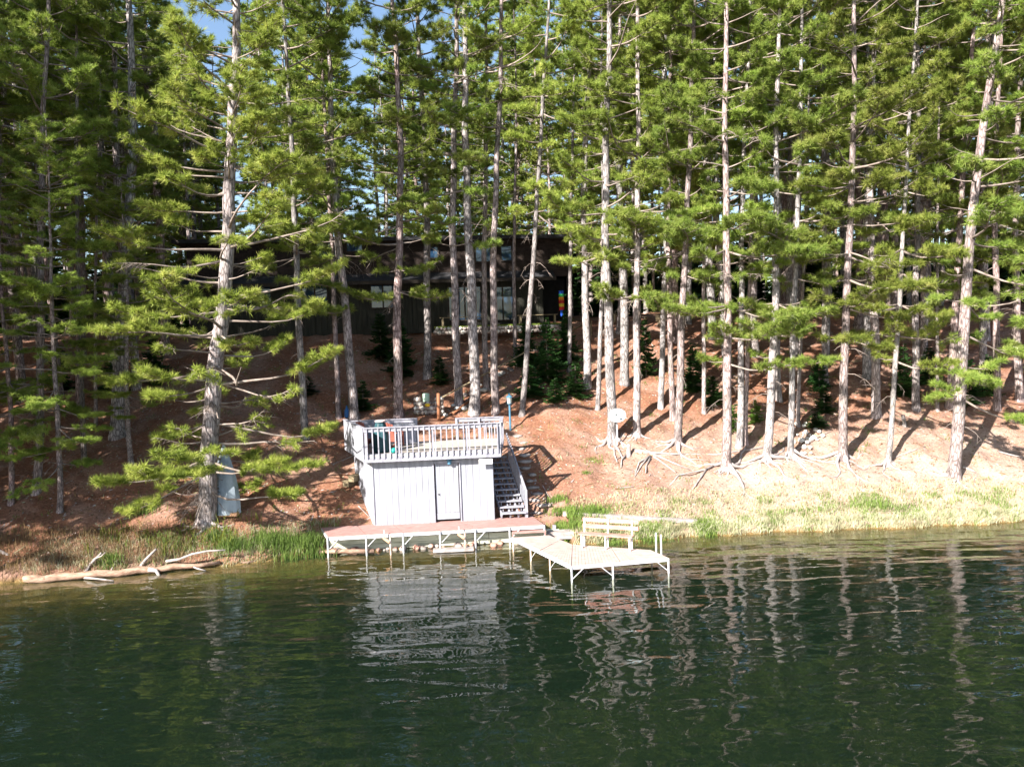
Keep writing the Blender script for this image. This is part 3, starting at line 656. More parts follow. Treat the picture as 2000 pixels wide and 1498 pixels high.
a = g.uniform(0, 6.28, n); l = g.uniform(.02, .09, n)*np.where(g.random(n) < .06, 4, 1); w = g.uniform(.008, .03, n)
dv = np.stack([np.cos(a)*l, np.sin(a)*l, .42*np.sin(a)*l], 1); sv = np.stack([-np.sin(a)*w, np.cos(a)*w, .42*np.cos(a)*w+.01], 1); c0 = np.stack([X, Y, Z], 1)
me = tri_mesh('litter', np.stack([c0-dv, c0+sv, c0+dv, c0-sv], 1), ['brush_twig', 'dead_wood', 'grass_straw'], g.choice([0,0,0,1,2], n), k=4)
tag(link(bpy.data.objects.new('litter', me)), 'scattered twigs, cones and dry needles on the slope', 'litter', kind='stuff')
# low sprigs and seedlings scattered on the slope
X = g.uniform(-19, 23, 260); Y = shoreY(X)+2.5+g.random(260)*14; XX_ = np.repeat(X, 14)+g.normal(size=260*14)*.12; YY_ = np.repeat(Y, 14)+g.normal(size=260*14)*.12
V_ = blades(XX_, YY_, g.uniform(.06, .22, len(XX_)), np.full(len(XX_), .022), g, .8)
tag(link(bpy.data.objects.new('ground_cover', tri_mesh('ground_cover', V_, ['fir_light']))), 'sparse green sprigs and seedlings on the needle litter', 'seedlings', kind='stuff')
# ------------------------------------------------------------------ boathouse
wz = .83
FL = onz(733, 1021, wz); FR = onz(966, 1009, wz)
FL.z = FR.z = 0
U = (FR-FL).normalized(); V = Vector((-U.y, U.x, 0))
DZ = 3.14          # underside of the deck fascia
dFL = FL-V*.34-U*.24; dFR = FR-V*.34+U*.30
def corner(px, Y): q = onY(px, 800, Y); return Vector((q.x, q.y, 0))
dBL = corner(672, dFL.y+3.7); dBR = corner(980, dFR.y+3.6)
bh = empty('boathouse', (FL+Vector((0,0,wz))), 'weathered grey boathouse with a railed deck on its roof', 'boathouse')
wBL = FL+(dBL-dFL)*.93; wBR = FR+V*3.2
w_ = MB()
def wall(mb, a, b_, z0, z1, th=.1, pitch=.2, groove=.010):
    a = Vector(a); b_ = Vector(b_); d = (b_-a); l = d.length; d.normalize(); nn = Vector((d.y, -d.x, 0)); n_ = int(l/pitch)
    mb.box((a+b_)/2+nn*(-th/2-.012)+Vector((0,0,(z0+z1)/2)), (l, th, z1-z0), d, -nn)
    for i in range(n_):
        c = a+d*(l*(i+.5)/n_)+Vector((0,0,(z0+z1)/2))
        mb.box(c+nn*random.uniform(-.002, .003), (l/n_-groove, .025, z1-z0), d, -nn)
dl = 0.52  # door position along the front as a fraction
q1 = onz(850, 1016, wz); q2 = onz(900, 1012, wz)
u1 = (Vector((q1.x,q1.y,0))-FL).dot(U)+.03; u2 = (Vector((q2.x,q2.y,0))-FL).dot(U)
FW = (FR-FL).length
def fp(u, z, off=0): return FL+U*u-V*off+Vector((0,0,z))
wall(w_, FL, fp(u1,0), wz-.3, DZ, pitch=.22); wall(w_, fp(u2,0), FR, wz-.3, DZ, pitch=.22); wall(w_, fp(u1,0), fp(u2,0), DZ-.2, DZ)
w_.build('wall', 'grey_siding', bh)
for a_, b_ in ((wBL, FL), (FR, wBR)):
    w_ = MB(); wall(w_, a_, b_, wz-.4, DZ, pitch=.22); w_.build('side_wall', 'grey_siding', bh)
w_ = MB(); w_.beam(fp(-.015,wz-.05,.02)+Vector((0,0,0)), fp(-.015,DZ,.02), .05, .04, up=U); w_.build('corner_trim', 'grey_board', bh)
dm = MB(); nd = 5
for i in range(nd):
    uu = u1+.03+(u2-u1-.06)*(i+.5)/nd; dm.box(fp(uu, (wz+.25+DZ-.22)/2, -.035), ((u2-u1-.06)/nd-.008, .04, DZ-.22-wz-.25), U, V)
dm.box(fp((u1+u2)/2, wz+.12, -.03), (u2-u1-.06, .045, .24), U, V)
door = dm.build('door', 'grey_siding', bh)
hm = MB(); hm.lathe(fp(u1+.14, wz+.95, 0), [(.0,-.03),(.03,-.02),(.035,0),(.03,.02),(0,.03)], 8); hm.build('handle', 'dark_metal', door)
fm = MB()
fm.beam(fp(u1-.03, wz-.05, .018), fp(u1-.03, DZ-.12, .018), .09, .04, up=U); fm.beam(fp(u2+.03, wz-.05, .018), fp(u2+.03, DZ-.12, .018), .09, .04, up=U)
fm.box(fp((u1+u2)/2, DZ-.155, .021), (u2-u1+.2, .045, .09), U, V)
fm.build('door_frame', 'grey_board', bh)
lm = MB(); lc = fp((u1+u2)/2+.12, DZ-.02, .12)
lm.lathe(lc+Vector((0,0,-.22)), [(.055,0),(.07,.02),(.09,.17),(.05,.22),(.02,.24)], 10); lm.box(fp((u1+u2)/2+.12, DZ-.06, .05), (.06,.16,.04), U, V)
lm.build('wall_lamp', 'lamp_blue', bh)
# deck slab
dk = [dFL, dFR, dBR, dBL]
sl = MB(); sl.prism([dFL+V*.045+U*.045, dFR+V*.045-U*.045, dBR-V*.04-U*.045, dBL-V*.04+U*.06], DZ+.03, DZ+.20); sl.build('deck_frame', 'dark_timber', bh)
fl = MB(); nb = 26
for i in range(nb):
    f0, f1 = i/nb, (i+1)/nb-.004
    a0, a1 = dFL.lerp(dBL, f0), dFL.lerp(dBL, f1); b0, b1 = dFR.lerp(dBR, f0), dFR.lerp(dBR, f1); ii = U*.05
    fl.prism([a0+ii, b0-ii, b1-ii, a1+ii], DZ+.203, DZ+.24)
fl.build('deck_floor', 'deck_boards', bh)
fc = MB()
for a, b_, zt in ((dFL, dFR, 0), (dBL, dFL, 0), (dFR, dBR, 0)):
    d = (b_-a).normalized(); nn = Vector((d.y,-d.x,0)); 
    fc.beam(a+nn*.0+Vector((0,0,DZ+.06)), b_+Vector((0,0,DZ+.06)), .04, .13); fc.beam(a-nn*.02+Vector((0,0,DZ+.21)), b_-nn*.02+Vector((0,0,DZ+.21)), .036, .16)
fc.build('fascia', 'grey_board', bh)
RT = DZ+.26+1.0  # rail top
def rail(a, b_, n_, name='railing', solid=False, post=3, infill=True, z0=DZ+.12, bw=.042, RT=DZ+1.26):
    d = (b_-a); l = d.length; d = d.normalized(); nn = Vector((d.y,-d.x,0)); r_ = MB()
    r_.beam(a+Vector((0,0,RT)), b_+Vector((0,0,RT)), .14, .035)
    r_.beam(a-nn*.01+Vector((0,0,RT-.085)), b_-nn*.01+Vector((0,0,RT-.085)), .035, .13)
    for i in range(post+1):
        p = a.lerp(b_, i/post) if post else a; r_.box(p+d*(.05 if i == 0 else (-.05 if i == post else 0))-nn*.06+Vector((0,0,(DZ+.24+RT-.02)/2)), (.085,.085,RT-DZ-.26), d, -nn)
    ro = r_.build(name, 'grey_board', bh)
    for i in range(n_ if infill else 0):
        p = a+d*(l*(i+.5)/n_); b2 = MB(); h0 = z0+random.uniform(-.01,.01)
        wd = l/n_-.008 if solid else bw
        b2.box(p+nn*.034+Vector((0,0,(h0+RT-.025)/2)), (wd, .022 if solid else .036, RT-.025-h0), d, -nn)
        b2.build('slat' if solid else 'baluster', 'grey_siding' if solid else 'grey_board', ro)
    return ro
rail(dFL, dFR, 24, post=4)
rail(dBL, dFL, 22, solid=True, post=2, z0=DZ+.02)
rail(dFR+(dBR-dFR)*.42, dBR, 12, post=1, RT=DZ+1.12)
bm1 = dBL.lerp(dBR, .46); bm2 = dBL.lerp(dBR, .70)
rail(bm1, dBL, 14, solid=True, post=2, RT=DZ+1.18); rail(dBR, bm2, 9, solid=False, post=2, RT=DZ+1.12)
# stairs on the right side
st_ = MB(); nT = 11; z0s, z1s = wz+.22, DZ+.05
yB = FR.y+.10; pB = onY(1027, 1000, yB); z0s = pB.z; sB = [Vector((pB.x-.90, yB-.05, 0)), Vector((pB.x, yB, 0))]
pT = onY(989, 892, yB+2.9); z1s = pT.z; td = Vector((pT.x, pT.y, 0)); run = td-sB[1]
su = (sB[1]-sB[0]).normalized(); sw_ = (sB[1]-sB[0]).length
stair = MB()
for sgn, off in ((0, 0), (1, sw_), (.5, sw_*.36), (.6, sw_*.70)):
    a = sB[0]+su*off+Vector((0,0,z0s-.14)); b_ = a+run+Vector((0,0,z1s-z0s)); stair.beam(a, b_, .045, .16)
so = stair.build('staircase', 'grey_board', bh)
for i in range(nT):
    f = i/(nT-1); c = sB[0]+su*sw_/2+run*f+Vector((0,0,z0s+(z1s-z0s)*f)); t_ = MB(); t_.box(c, (sw_+.02, .25, .045), su); t_.build('tread', 'grey_board', so)
    if i < nT-1:
        for off in (.12, .5, .88):
            t_ = MB(); t_.box(c+su*sw_*(off-.5)+run/(nT-1)*.9+Vector((0,0,.10)), (.035,.03,.16), su); t_.build('riser_block', 'grey_board', so)
hr = MB(); a = sB[1]+su*.03
hr.beam(a+Vector((0,0,z0s+.82)), a+run+Vector((0,0,z1s+.95)), .05, .10); hr.beam(a+Vector((0,0,z0s-.2)), a+Vector((0,0,z0s+.85)), .09, .09, up=su)
hr.build('handrail', 'grey_board', so)
nb = 17
for i in range(nb):
    f = (i+.5)/nb; q = a+run*f; zz = z0s+(z1s-z0s)*f; t_ = MB(); t_.box(q+su*.03+Vector((0,0,zz+.38)), (.022,.085,.92), su); t_.build('baluster', 'grey_siding', so)
# sign hung under the deck edge
sc_ = fp(FW-.27, DZ-.17, .28); sg = empty('hanging_sign', sc_, 'small white board with dark lettering hung under the deck\'s right end', 'sign')
m_ = MB(); m_.box(sc_, (.50,.03,.19), U, V); bd = m_.build('board', 'sign_white', sg)
m_ = MB(); m_.beam(sc_+U*-.20+Vector((0,0,.09)), sc_+U*-.20+Vector((0,0,.2)), .012, .012); m_.beam(sc_+U*.2+Vector((0,0,.09)), sc_+U*.2+Vector((0,0,.2)), .012, .012); m_.build('hanger', 'white_metal', sg)
m_ = MB(); nf = -V*.019
def stroke(x0, z0, x1, z1, w=.014): m_.beam(sc_+U*x0+nf+Vector((0,0,z0)), sc_+U*x1+nf+Vector((0,0,z1)), .006, w, up=V.cross(U*(x1-x0)+Vector((0,0,z1-z0))).normalized() if False else (Vector((0,0,1)) if abs(x1-x0) > .004 else U))
for x0, z0, x1, z1 in ((-.21,.03,-.17,-.04),(-.17,-.04,-.11,.02),(-.21,.04,-.11,.04),(-.08,.03,-.04,.04),(-.08,.0,-.08,.03),(-.08,-.01,-.03,-.01),(-.02,-.01,-.02,.05),(0,-.02,.03,.03),(.03,.03,.05,-.02),(.065,-.02,.065,.04),(.07,.04,.10,.04),(.07,-.02,.10,-.02),(.12,-.02,.12,.04),(.12,.01,.15,.01),(.15,-.02,.15,.04),(.17,-.02,.19,.05),(.20,.05,.21,-.02)): stroke(x0, z0, x1, z1)
m_.build('lettering', 'sign_ink', bd)
# things on the deck
def dp(f, g_): return dFL.lerp(dFR, f).lerp(dBL.lerp(dBR, f), g_)+Vector((0,0,DZ+.242))
pc = dp(.155, .26)
hb = empty('covered_grill', pc, 'tall dark teal tarp cover on the deck, topped with a pinkish board', 'covered grill')
m_ = MB(); prof = []; seg = 22
for i, (r_, z_) in enumerate(((.36,0),(.34,.10),(.31,.35),(.27,.65),(.22,.9),(.18,1.06),(.15,1.12))):
    prof.append((r_, z_))
k0 = len(m_.v)
m_.lathe(pc, prof, seg)
m_.v = [((v[0]-pc.x)*(1+.12*math.sin(6*math.atan2(v[1]-pc.y, v[0]-pc.x)+v[2]*3))+pc.x, (v[1]-pc.y)*(1+.12*math.sin(6*math.atan2(v[1]-pc.y, v[0]-pc.x)))+pc.y, v[2]) for v in m_.v]
m_.build('cover', 'green_tarp', hb, True)
m_ = MB(); m_.lathe(pc+Vector((0,0,1.135)), [(.19,0),(.20,.01),(.20,.05),(.18,.06)], 14); m_.build('top_board', 'pink_board', hb)
def adirondack(c, ang, label):
    ch = empty('deck_chair', c, label, 'deck chair', 'red wooden deck chairs'); Ru = Vector((math.cos(ang), math.sin(ang), 0)); Fv = Vector((-math.sin(ang), math.cos(ang), 0))  # Fv: towards the back
    def p(x, y, z): return c+Ru*x+Fv*y+Vector((0,0,z))
    m_ = MB()
    for i in range(5): m_.beam(p(-.26, -.3+i*.12, .38-i*.035), p(.26, -.3+i*.12, .38-i*.035), .10, .022)
    m_.build('seat', 'red_wood', ch)
    m_ = MB()
    for i in range(6):
        x = -.24+i*.096; m_.beam(p(x*.85, .22, .26), p(x*1.1, .52, 1.02-abs(x)*.35), .085, .02, up=Fv)
    m_.build('backrest', 'red_wood', ch)
    for s in (-1, 1):
        m_ = MB(); m_.beam(p(s*.33, -.36, .60), p(s*.33, .32, .58), .13, .022); m_.build('armrest', 'red_wood', ch)
        m_ = MB(); m_.beam(p(s*.29, -.32, 0), p(s*.29, -.32, .59), .03, .10, up=Fv); m_.build('leg', 'red_wood', ch)
        m_ = MB(); m_.beam(p(s*.27, -.34, .36), p(s*.27, .58, .02), .03, .10); m_.build('leg', 'red_wood', ch)
adirondack(dp(.10, .62), .9, 'red-brown deck chair half hidden behind the dark covered grill')
adirondack(dp(.27, .62), -.35+math.pi, 'red-brown deck chair right of the dark covered grill')
b = dp(.225, .12); m_ = MB(); m_.lathe(b, [(.02,0),(.09,.02),(.12,.08),(.11,.15),(.06,.2),(.02,.21)], 12); m_.top('watering_can', 'teal_plastic', b, 'small teal plastic jug on the deck boards', 'jug', smooth=True)
b = dp(.40, .9); m_ = MB(); m_.box(b+Vector((0,0,.24)), (.55,.4,.47), U, V); m_.box(b+Vector((0,0,.5)), (.6,.45,.04), U, V); m_.top('storage_box', 'grey_board', b, 'pale grey storage box against the deck\'s back railing', 'box')
b = on_ground(678, 816)+Vector((0,0,0)); m_ = MB(); m_.lathe(b, [(.10,0),(.13,.04),(.12,.3),(.07,.42),(.03,.5),(.03,.56)], 10); m_.top('blue_bucket', 'blue_plastic', b, 'small blue container on the slope behind the deck\'s left corner', 'container', smooth=True)
# two-step block
b = on_ground(692, 948); stp = empty('wooden_steps', b, 'two weathered box steps lying on the slope left of the boathouse', 'steps')
for i, (ox, oz) in enumerate(((-.12, .10), (.12, .32))):
    m_ = MB(); dd = Vector((.75,.66,0)).normalized(); uu = Vector((.9,-.43,0)).normalized(); c = b+uu*ox*1.2+Vector((0,0,oz)); m_.box(c, (.27,.75,.22), uu); m_.box(c+Vector((0,0,.125)), (.31,.8,.03), uu)
    m_.build('step', 'bench_wood', stp)
# ------------------------------------------------------------------ docks
dz = .73
dock = empty('shore_dock', onz(640, 1048, 0), 'long pinkish plank dock along the shore in front of the boathouse', 'dock')
fx = [(640,1048),(715,1043.5),(787,1039.5),(859,1036),(928,1032),(995,1028),(1063,1024)]
bx_ = [(628,1030),(697,1026),(766,1022),(836,1018),(905,1014.5),(972,1011),(1040,1008)]
Ff = [onz(x, y, dz) for x, y in fx]; Bb = [onz(x, y, dz) for x, y in bx_]
for i in range(6):
    m_ = MB(); g_ = .012; d = (Ff[i+1]-Ff[i]).normalized()*g_
    for j in range(10):
        a0, a1 = Ff[i].lerp(Bb[i], j/10), Ff[i].lerp(Bb[i], (j+.94)/10); b0, b1 = Ff[i+1].lerp(Bb[i+1], j/10), Ff[i+1].lerp(Bb[i+1], (j+.94)/10)
        m_.prism([a0+d, b0-d, b1-d, a1+d], dz-.03, dz)
    m_.build('deck_panel', 'faded_red', dock)
m_ = MB(); dn = Vector((0,0,-.085))
m_.beam(Ff[0]+dn, Ff[-1]+dn, .05, .11); m_.beam(Bb[0]+dn, Bb[-1]+dn, .05, .11)
for i in range(7): m_.beam(Ff[i]+dn+Vector((0,.03,0)), Bb[i]+dn-Vector((0,.03,0)), .04, .09)
m_.build('frame', 'white_metal', dock)
for i in range(7):
    for q, s in ((Ff[i], 1), (Bb[i], -1)):
        m_ = MB(); m_.tube([q+Vector((0,-.05*s,-.02)), q+Vector((0,-.05*s,-dz-.75))], .03, 8); m_.build('leg', 'white_metal', dock)
    if i < 6:
        d = (Ff[1]-Ff[0]).normalized(); m_ = MB(); m_.tube([Ff[i]+d*.06+Vector((0,-.05,-.42)), Ff[i]+d*.38+Vector((0,-.05,-.1))], .014, 6); m_.build('brace', 'white_metal', dock)
for k, (px, lab) in enumerate(((763, 'boat guide pole with orange roller, nearer the left end of the dock'), (908, 'boat guide pole with orange roller, right of the dock\'s middle'))):
    q = onz(px, 1041-(px-763)*.052, dz); q.y -= .16
    gp = empty('guide_pole', Vector((q.x, q.y, -.3)), lab, 'pole', 'boat guide poles on the dock')
    m_ = MB(); m_.tube([Vector((q.x, q.y, -.9)), Vector((q.x, q.y, dz-.05))], .032, 8); m_.build('pole', 'rusty_pole', gp)
    m_ = MB(); m_.tube([Vector((q.x-.2, q.y-.02, dz+.15)), Vector((q.x-.2, q.y-.02, dz-.1)), Vector((q.x, q.y-.03, dz-.25))], .022, 7); m_.build('bracket', 'white_metal', gp)
    m_ = MB(); m_.tube([Vector((q.x-.24, q.y-.06, dz-.10)), Vector((q.x-.03, q.y-.06, dz-.27))], [.045,.05], 8); m_.build('roller', 'orange_roller', gp)
# L shaped dock
lz = .50
Lp = [onz(x, y, lz) for x, y in ((1002,1049),(1072,1045),(1118,1063),(1272,1074),(1305,1088),(1116,1104))]
ld = empty('jetty', Vector((Lp[5].x, Lp[5].y, 0)), 'angled sunlit plank jetty reaching out over the water', 'jetty')
def runp(a, b_, c, d_, n_, k):   # quad a-b (start edge) to d-c (end edge), k panels of n boards
    for i in range(k):
        m_ = MB(); s0, s1 = i/k+.004, (i+1)/k-.004
        for j in range(n_):
            t0, t1 = s0+(s1-s0)*j/n_, s0+(s1-s0)*(j+.93)/n_
            m_.prism([a.lerp(d_, t0), a.lerp(d_, t1), b_.lerp(c, t1), b_.lerp(c, t0)][::-1], lz-.03, lz)
        m_.build('deck_panel', 'jetty_boards', ld)
runp(Lp[0], Lp[1], Lp[2], Lp[5], 12, 2); runp(Lp[5], Lp[2], Lp[3], Lp[4], 14, 2)
m_ = MB(); dn = Vector((0,0,-.08))
for i, j in ((0,1),(1,2),(2,3),(3,4),(4,5),(5,0),(2,5)): m_.beam(Lp[i]+dn, Lp[j]+dn, .045, .09)
m_.build('frame', 'white_metal', ld)
for q in (Lp[0], Lp[0].lerp(Lp[5], .33), Lp[0].lerp(Lp[5], .66), Lp[5], Lp[5].lerp(Lp[4], .42), Lp[4], Lp[2].lerp(Lp[3], .2), Lp[3], Lp[1], Lp[2]):
    m_ = MB(); m_.tube([q+Vector((0,-.03,-.03)), q+Vector((0,-.03,-1.3))], .03, 8); m_.build('leg', 'rusty_pole' if q.y > 25.2 else 'white_metal', ld)
for a, b_, t_, sg_ in ((Lp[5], Lp[4], 0, 1), (Lp[5], Lp[4], .42, -1), (Lp[5], Lp[4], 1, -1), (Lp[0], Lp[5], .33, 1), (Lp[0], Lp[5], .66, 1)):
    q = a.lerp(b_, t_); d = (b_-a).normalized()*sg_; m_ = MB(); m_.tube([q+d*.02+Vector((0,-.03,-.42)), q+d*.4+Vector((0,-.03,-.09))], .013, 6); m_.build('brace', 'white_metal', ld)
for f in (.25, .55):
    q = Lp[3].lerp(Lp[4], f); m_ = MB(); m_.tube([q+Vector((.03,0,-.1)), q+Vector((.03,0,.62))], .028, 8); m_.build('post', 'white_metal', ld)
s0 = onz(1000, 1037, .60); s1 = onz(1066, 1034, .60)
m_ = MB(); m_.prism([s0, s1, s1+Vector((0,.3,0)), s0+Vector((0,.3,0))], .50, .545); m_.beam(s0+Vector((.03,0,-.06)), s0+Vector((.03,0,-1.)), .04, .04); m_.beam(s1+Vector((-.03,0,-.06)), s1+Vector((-.03,0,-1.)), .04, .04)
m_.top('dock_step', 'faded_red', s0, 'narrow plank step between the shore dock and the angled jetty', 'step')
# bench on the jetty
e0 = Lp[2].lerp(Lp[3], .13); e1 = Lp[2].lerp(Lp[3], .80); bu = (e1-e0).normalized(); bv = Vector((-bu.y, bu.x, 0))
e0 = e0-bv*.36; e1 = e1-bv*.36
bn = empty('dock_bench', e0, 'faded red slatted bench at the back of the jetty', 'bench')
m_ = MB()
for k in range(3): m_.beam(e0+bv*(.02+k*.12)+Vector((0,0,.46)), e1+bv*(.02+k*.12)+Vector((0,0,.46)), .10, .03)
m_.build('seat', 'bench_red', bn)
m_ = MB()
for zz, oo in ((.66,.40),(.86,.45)): m_.beam(e0+bv*oo+Vector((0,0,zz))+bu*.02, e1+bv*oo+Vector((0,0,zz))+bu*.12, .03, .13)
m_.build('backrest', 'bench_red', bn)
for f in (.05, .5, .95):
    q = e0.lerp(e1, f)
    for o1, o2, h in ((.03,.03,.45),(.30,.42,.92)):
        m_ = MB(); m_.beam(q+bv*o1, q+bv*o2+Vector((0,0,h)), .035, .05, up=bu); m_.build('leg', 'white_metal', bn)
# timber retaining wall
tw = empty('timber_wall', onz(625, 1070, .1), 'greenish squared-timber retaining wall under the shore dock', 'retaining wall')
ta = onz(626, 1056, .42); tb = onz(1092, 1034, .42); off = Vector((0,.11,0))
ta, tb = ta+off, tb+off
for k in range(2):
    m_ = MB(); z_ = .0+k*.20
    for f0, f1 in ((0,.36),(.362,.70),(.702,1.)): m_.beam(ta.lerp(tb, f0)*1+Vector((0,.03*k,z_-.30)), ta.lerp(tb, f1)+Vector((0,.03*k,z_-.30)), .2, .192)
    m_.build('timber', 'weathered_timber', tw)
for i in range(7):
    q = ta.lerp(tb, .08+i*.15); m_ = MB(); m_.box(q+Vector((0,.02,.07)), (.13,.12,.14)); m_.build('block', 'grey_board', tw)
tp = [onz(1066,1030,.5), onz(1120,1028,.5), onz(1125,1050,.2)]
# pale boards along the right shore
q0 = on_ground(1100, 1026); q1 = on_ground(1360, 1020)
m_ = MB(); m_.beam(q0+Vector((0,-.1,.08)), q1+Vector((0,-.1,.06)), .22, .14); m_.top('shore_beam', 'dead_wood', q0, 'long bleached timber in the grass behind the jetty bench', 'timber')
q0 = onz(1070, 1040, .42); q1 = onz(1128, 1036, .42)
m_ = MB(); [m_.box((q0+q1)/2+Vector((0,.3,-.22+.13*k_)), (1.15,.55,.12)) for k_ in range(2)]; m_.top('timber_block', 'dead_wood', q0, 'pale block of timbers at the right end of the retaining wall', 'timber')
# rocks below the wall
rk = 0
for i in range(46):
    f = random.random(); q = ta.lerp(tb, f*1.06-.02); s = random.uniform(.14, .32); c = Vector((q.x, q.y-random.uniform(.08, .38), random.uniform(-.02, .07)))
    m_ = MB(); m_.rock(c, (s, s*.8, s*.7), i); lab = 'rounded %s rock at the waterline under the dock' % ('reddish' if i % 2 else 'grey')
    m_.top('shore_rock', 'rock_red' if i % 2 else 'rock', c, lab, 'rock', '%s rocks along the waterline' % ('reddish' if i % 2 else 'grey'), smooth=True)
m_ = MB(); a = onz(846, 1075, .06); b_ = onz(925, 1071, .06); m_.beam(a, b_, .32, .09); m_.top('floating_plank', 'dead_wood', a, 'short pale slab of wood at the waterline under the dock', 'plank')
m_ = MB(); a = onz(600, 1079, .1); b_ = onz(731, 1076, .1); m_.tube([a, a.lerp(b_, .5)+Vector((0,0,.02)), b_], [.05,.08,.09], 8); m_.top('driftwood', 'peeled_log', a, 'reddish log at the waterline below the left end of the wall', 'log', smooth=True)
# ------------------------------------------------------------------ left shore logs
lg = empty('fallen_log', onz(50, 1137, 0), 'long peeled trunk lying in the water at the left shore, with broken limbs', 'log')
pth = [(48,1131,.11),(60,1131,.14),(85,1129,.12),(110,1127,.135),(150,1124,.115),(190,1121,.13),(230,1118,.11),(270,1114,.125),(305,1111,.10),(340,1108,.11),(385,1104,.08),(430,1100,.05)]
m_ = MB(); m_.tube([onz(x, y, .12) for x, y, r_ in pth], [r_ for *_, r_ in pth], 12)
m_.v = [(v[0], v[1]+.02*math.sin(v[0]*7+v[2]*30), v[2]+.03*math.sin(v[0]*5.3)+.015*math.sin(v[0]*17)) for v in m_.v]; m_.build('trunk', 'peeled_log', lg, True)
for pp, r0 in (([(167,1118,.15),(178,1100,.4),(198,1080,.75)],.06),([(270,1112,.15),(285,1092,.45),(305,1072,.8)],.06),([(290,1112,.15),(305,1114,.1),(312,1126,-.05)],.08),([(165,1128,.05),(190,1130,.08),(222,1134,.02)],.04),([(325,1096,.3),(350,1092,.4),(375,1082,.55),(405,1076,.6),(440,1074,.62)],.05),([(215,1119,.12),(222,1104,.28),(240,1094,.4)],.03),([(120,1126,.1),(112,1112,.25),(118,1100,.42)],.03),([(372,1104,.1),(385,1110,.08),(402,1114,.0)],.035),([(182,1092,.62),(198,1086,.75),(206,1078,.9)],.022)):
    m_ = MB(); m_.tube([onz(x, y, z) for x, y, z in pp], [r0*(1-.6*i/len(pp)) for i in range(len(pp))], 8); m_.build('limb', 'dead_wood', lg, True)
m_ = MB(); pp = [onz(-20, 1066, .9), onz(30, 1092, .5), onz(75, 1120, .08)]; m_.tube(pp, [.05,.07,.08], 8); m_.top('dead_limb', 'dead_wood', pp[2], 'grey dead limb slanting into the water at the left edge', 'branch', smooth=True)
m_ = MB(); pp = [onz(430, 1103, .05), onz(480, 1098, .05), onz(540, 1089, .05)]; m_.tube(pp, [.03,.045,.03], 7); m_.top('dead_limb', 'peeled_log', pp[0], 'thin brown pole floating right of the long fallen log', 'branch', smooth=True)
for i, (x, y, s, mt) in enumerate(((165,1106,.5,'rock'),(20,1120,.6,'rock'),(60,1118,.4,'rock_pale'),(380,1098,.3,'rock_pale'),(410,1095,.3,'rock'),(30,1085,.5,'rock'))):
    p = onz(x, y, .1); m_ = MB(); m_.rock(p, (s*1.3, s, s*.6), 90+i); m_.top('boulder', mt, p, ['flat grey boulder behind the broken limb of the fallen log','dark boulder at the left edge waterline','pale stone beside the butt of the fallen log','pale stone near the thin end of the fallen log','grey stone by the curved bleached limb','grey boulder in the brush at the left edge'][i], 'boulder', 'boulders on the left shore', smooth=True)
# upended boat in a grey cover behind the big pine
q = on_ground(445, 1003); bt = empty('covered_boat', q, 'small boat stood on end under a grey-blue cover behind the large left pine', 'boat')
m_ = MB(); hgt = 2.55; prev = None; seg = 10; vs = []
for i in range(9):
    f = i/8; z = hgt*(1-f); w2 = .04+.58*math.sin(min(1, f*1.15)*1.5)**.9; dpt = .03+.30*math.sin(f*1.5)
    cx = q.x-.2+.17*f; cy = q.y+.5-.5*f
    for j in range(seg):
        a = 2*math.pi*j/seg; ridge = 1.35 if j == 7 or j == 8 else 1
        vs.append((cx+w2*math.cos(a)*.85, cy+dpt*math.sin(a)*ridge, q.z+z+.02))
m_.add(vs, [(i*seg+j, i*seg+(j+1) % seg, (i+1)*seg+(j+1) % seg, (i+1)*seg+j) for i in range(8) for j in range(seg)][::1]+[tuple(range(seg)), tuple(range(8*seg, 9*seg))])
m_.build('cover', 'grey_tarp', bt)
m_ = MB(); m_.box(q+Vector((0,-.1,.02)), (.9,.5,.12)); m_.build('hull_edge', 'orange_roller', bt)
# ------------------------------------------------------------------ lamp post, satellite dish
def lamp_post(base, h, label):
    lp = empty('lamp_post', base, label, 'lamp post'); m_ = MB()
    m_.tube([base-Vector((0,0,.2)), base+Vector((0,0,h-.5))], .045, 10); m_.lathe(base+Vector((0,0,h-.55)), [(.05,0),(.1,.05),(.12,.06),(.12,.08)], 10); m_.build('post', 'lamp_blue', lp)
    m_ = MB(); m_.lathe(base+Vector((0,0,h-.47)), [(.095,0),(.115,.26)], 8); m_.build('glass', 'lamp_glass', lp)
    m_ = MB(); c = base+Vector((0,0,h-.47))
    for k in range(4):
        a = k*math.pi/2+.4; m_.tube([c+Vector((.1*math.cos(a), .1*math.sin(a), 0)), c+Vector((.125*math.cos(a), .125*math.sin(a), .27))], .012, 5)
    m_.lathe(c+Vector((0,0,.26)), [(.15,0),(.15,.02),(.09,.10),(.05,.12),(.05,.17),(.02,.2)], 10); m_.build('cap', 'lamp_blue', lp)
b = on_ground(997, 841); lamp_post(b, 1.72, 'blue lamp post with a glass lantern at the right end of the deck')
b = on_ground(1217, 640); lamp_post(b, 2.6, 'dark blue lamp post in deep shade beside the house')
b = on_ground(1199, 866); b.x += .08; b.y -= .25; b.z = gz(b.x, b.y)
sd_ = empty('satellite_dish', b, 'pale grey oval satellite dish on a short post before a trunk', 'satellite dish')
dc = onY(1206, 812, b.y-.05)
m_ = MB(); m_.tube([b-Vector((0,0,.2)), b+Vector((.05,0,.5)), dc+Vector((-.02,.14,-.1)), dc+Vector((0,.1,0))], .03, 8); m_.build('mast', 'white_metal', sd_)
nv = Vector((-.25,-1,.35)).normalized(); au = Vector((0,0,1)).cross(nv).normalized(); av = nv.cross(au); vs = [dc]; fs = []; sg_ = 24
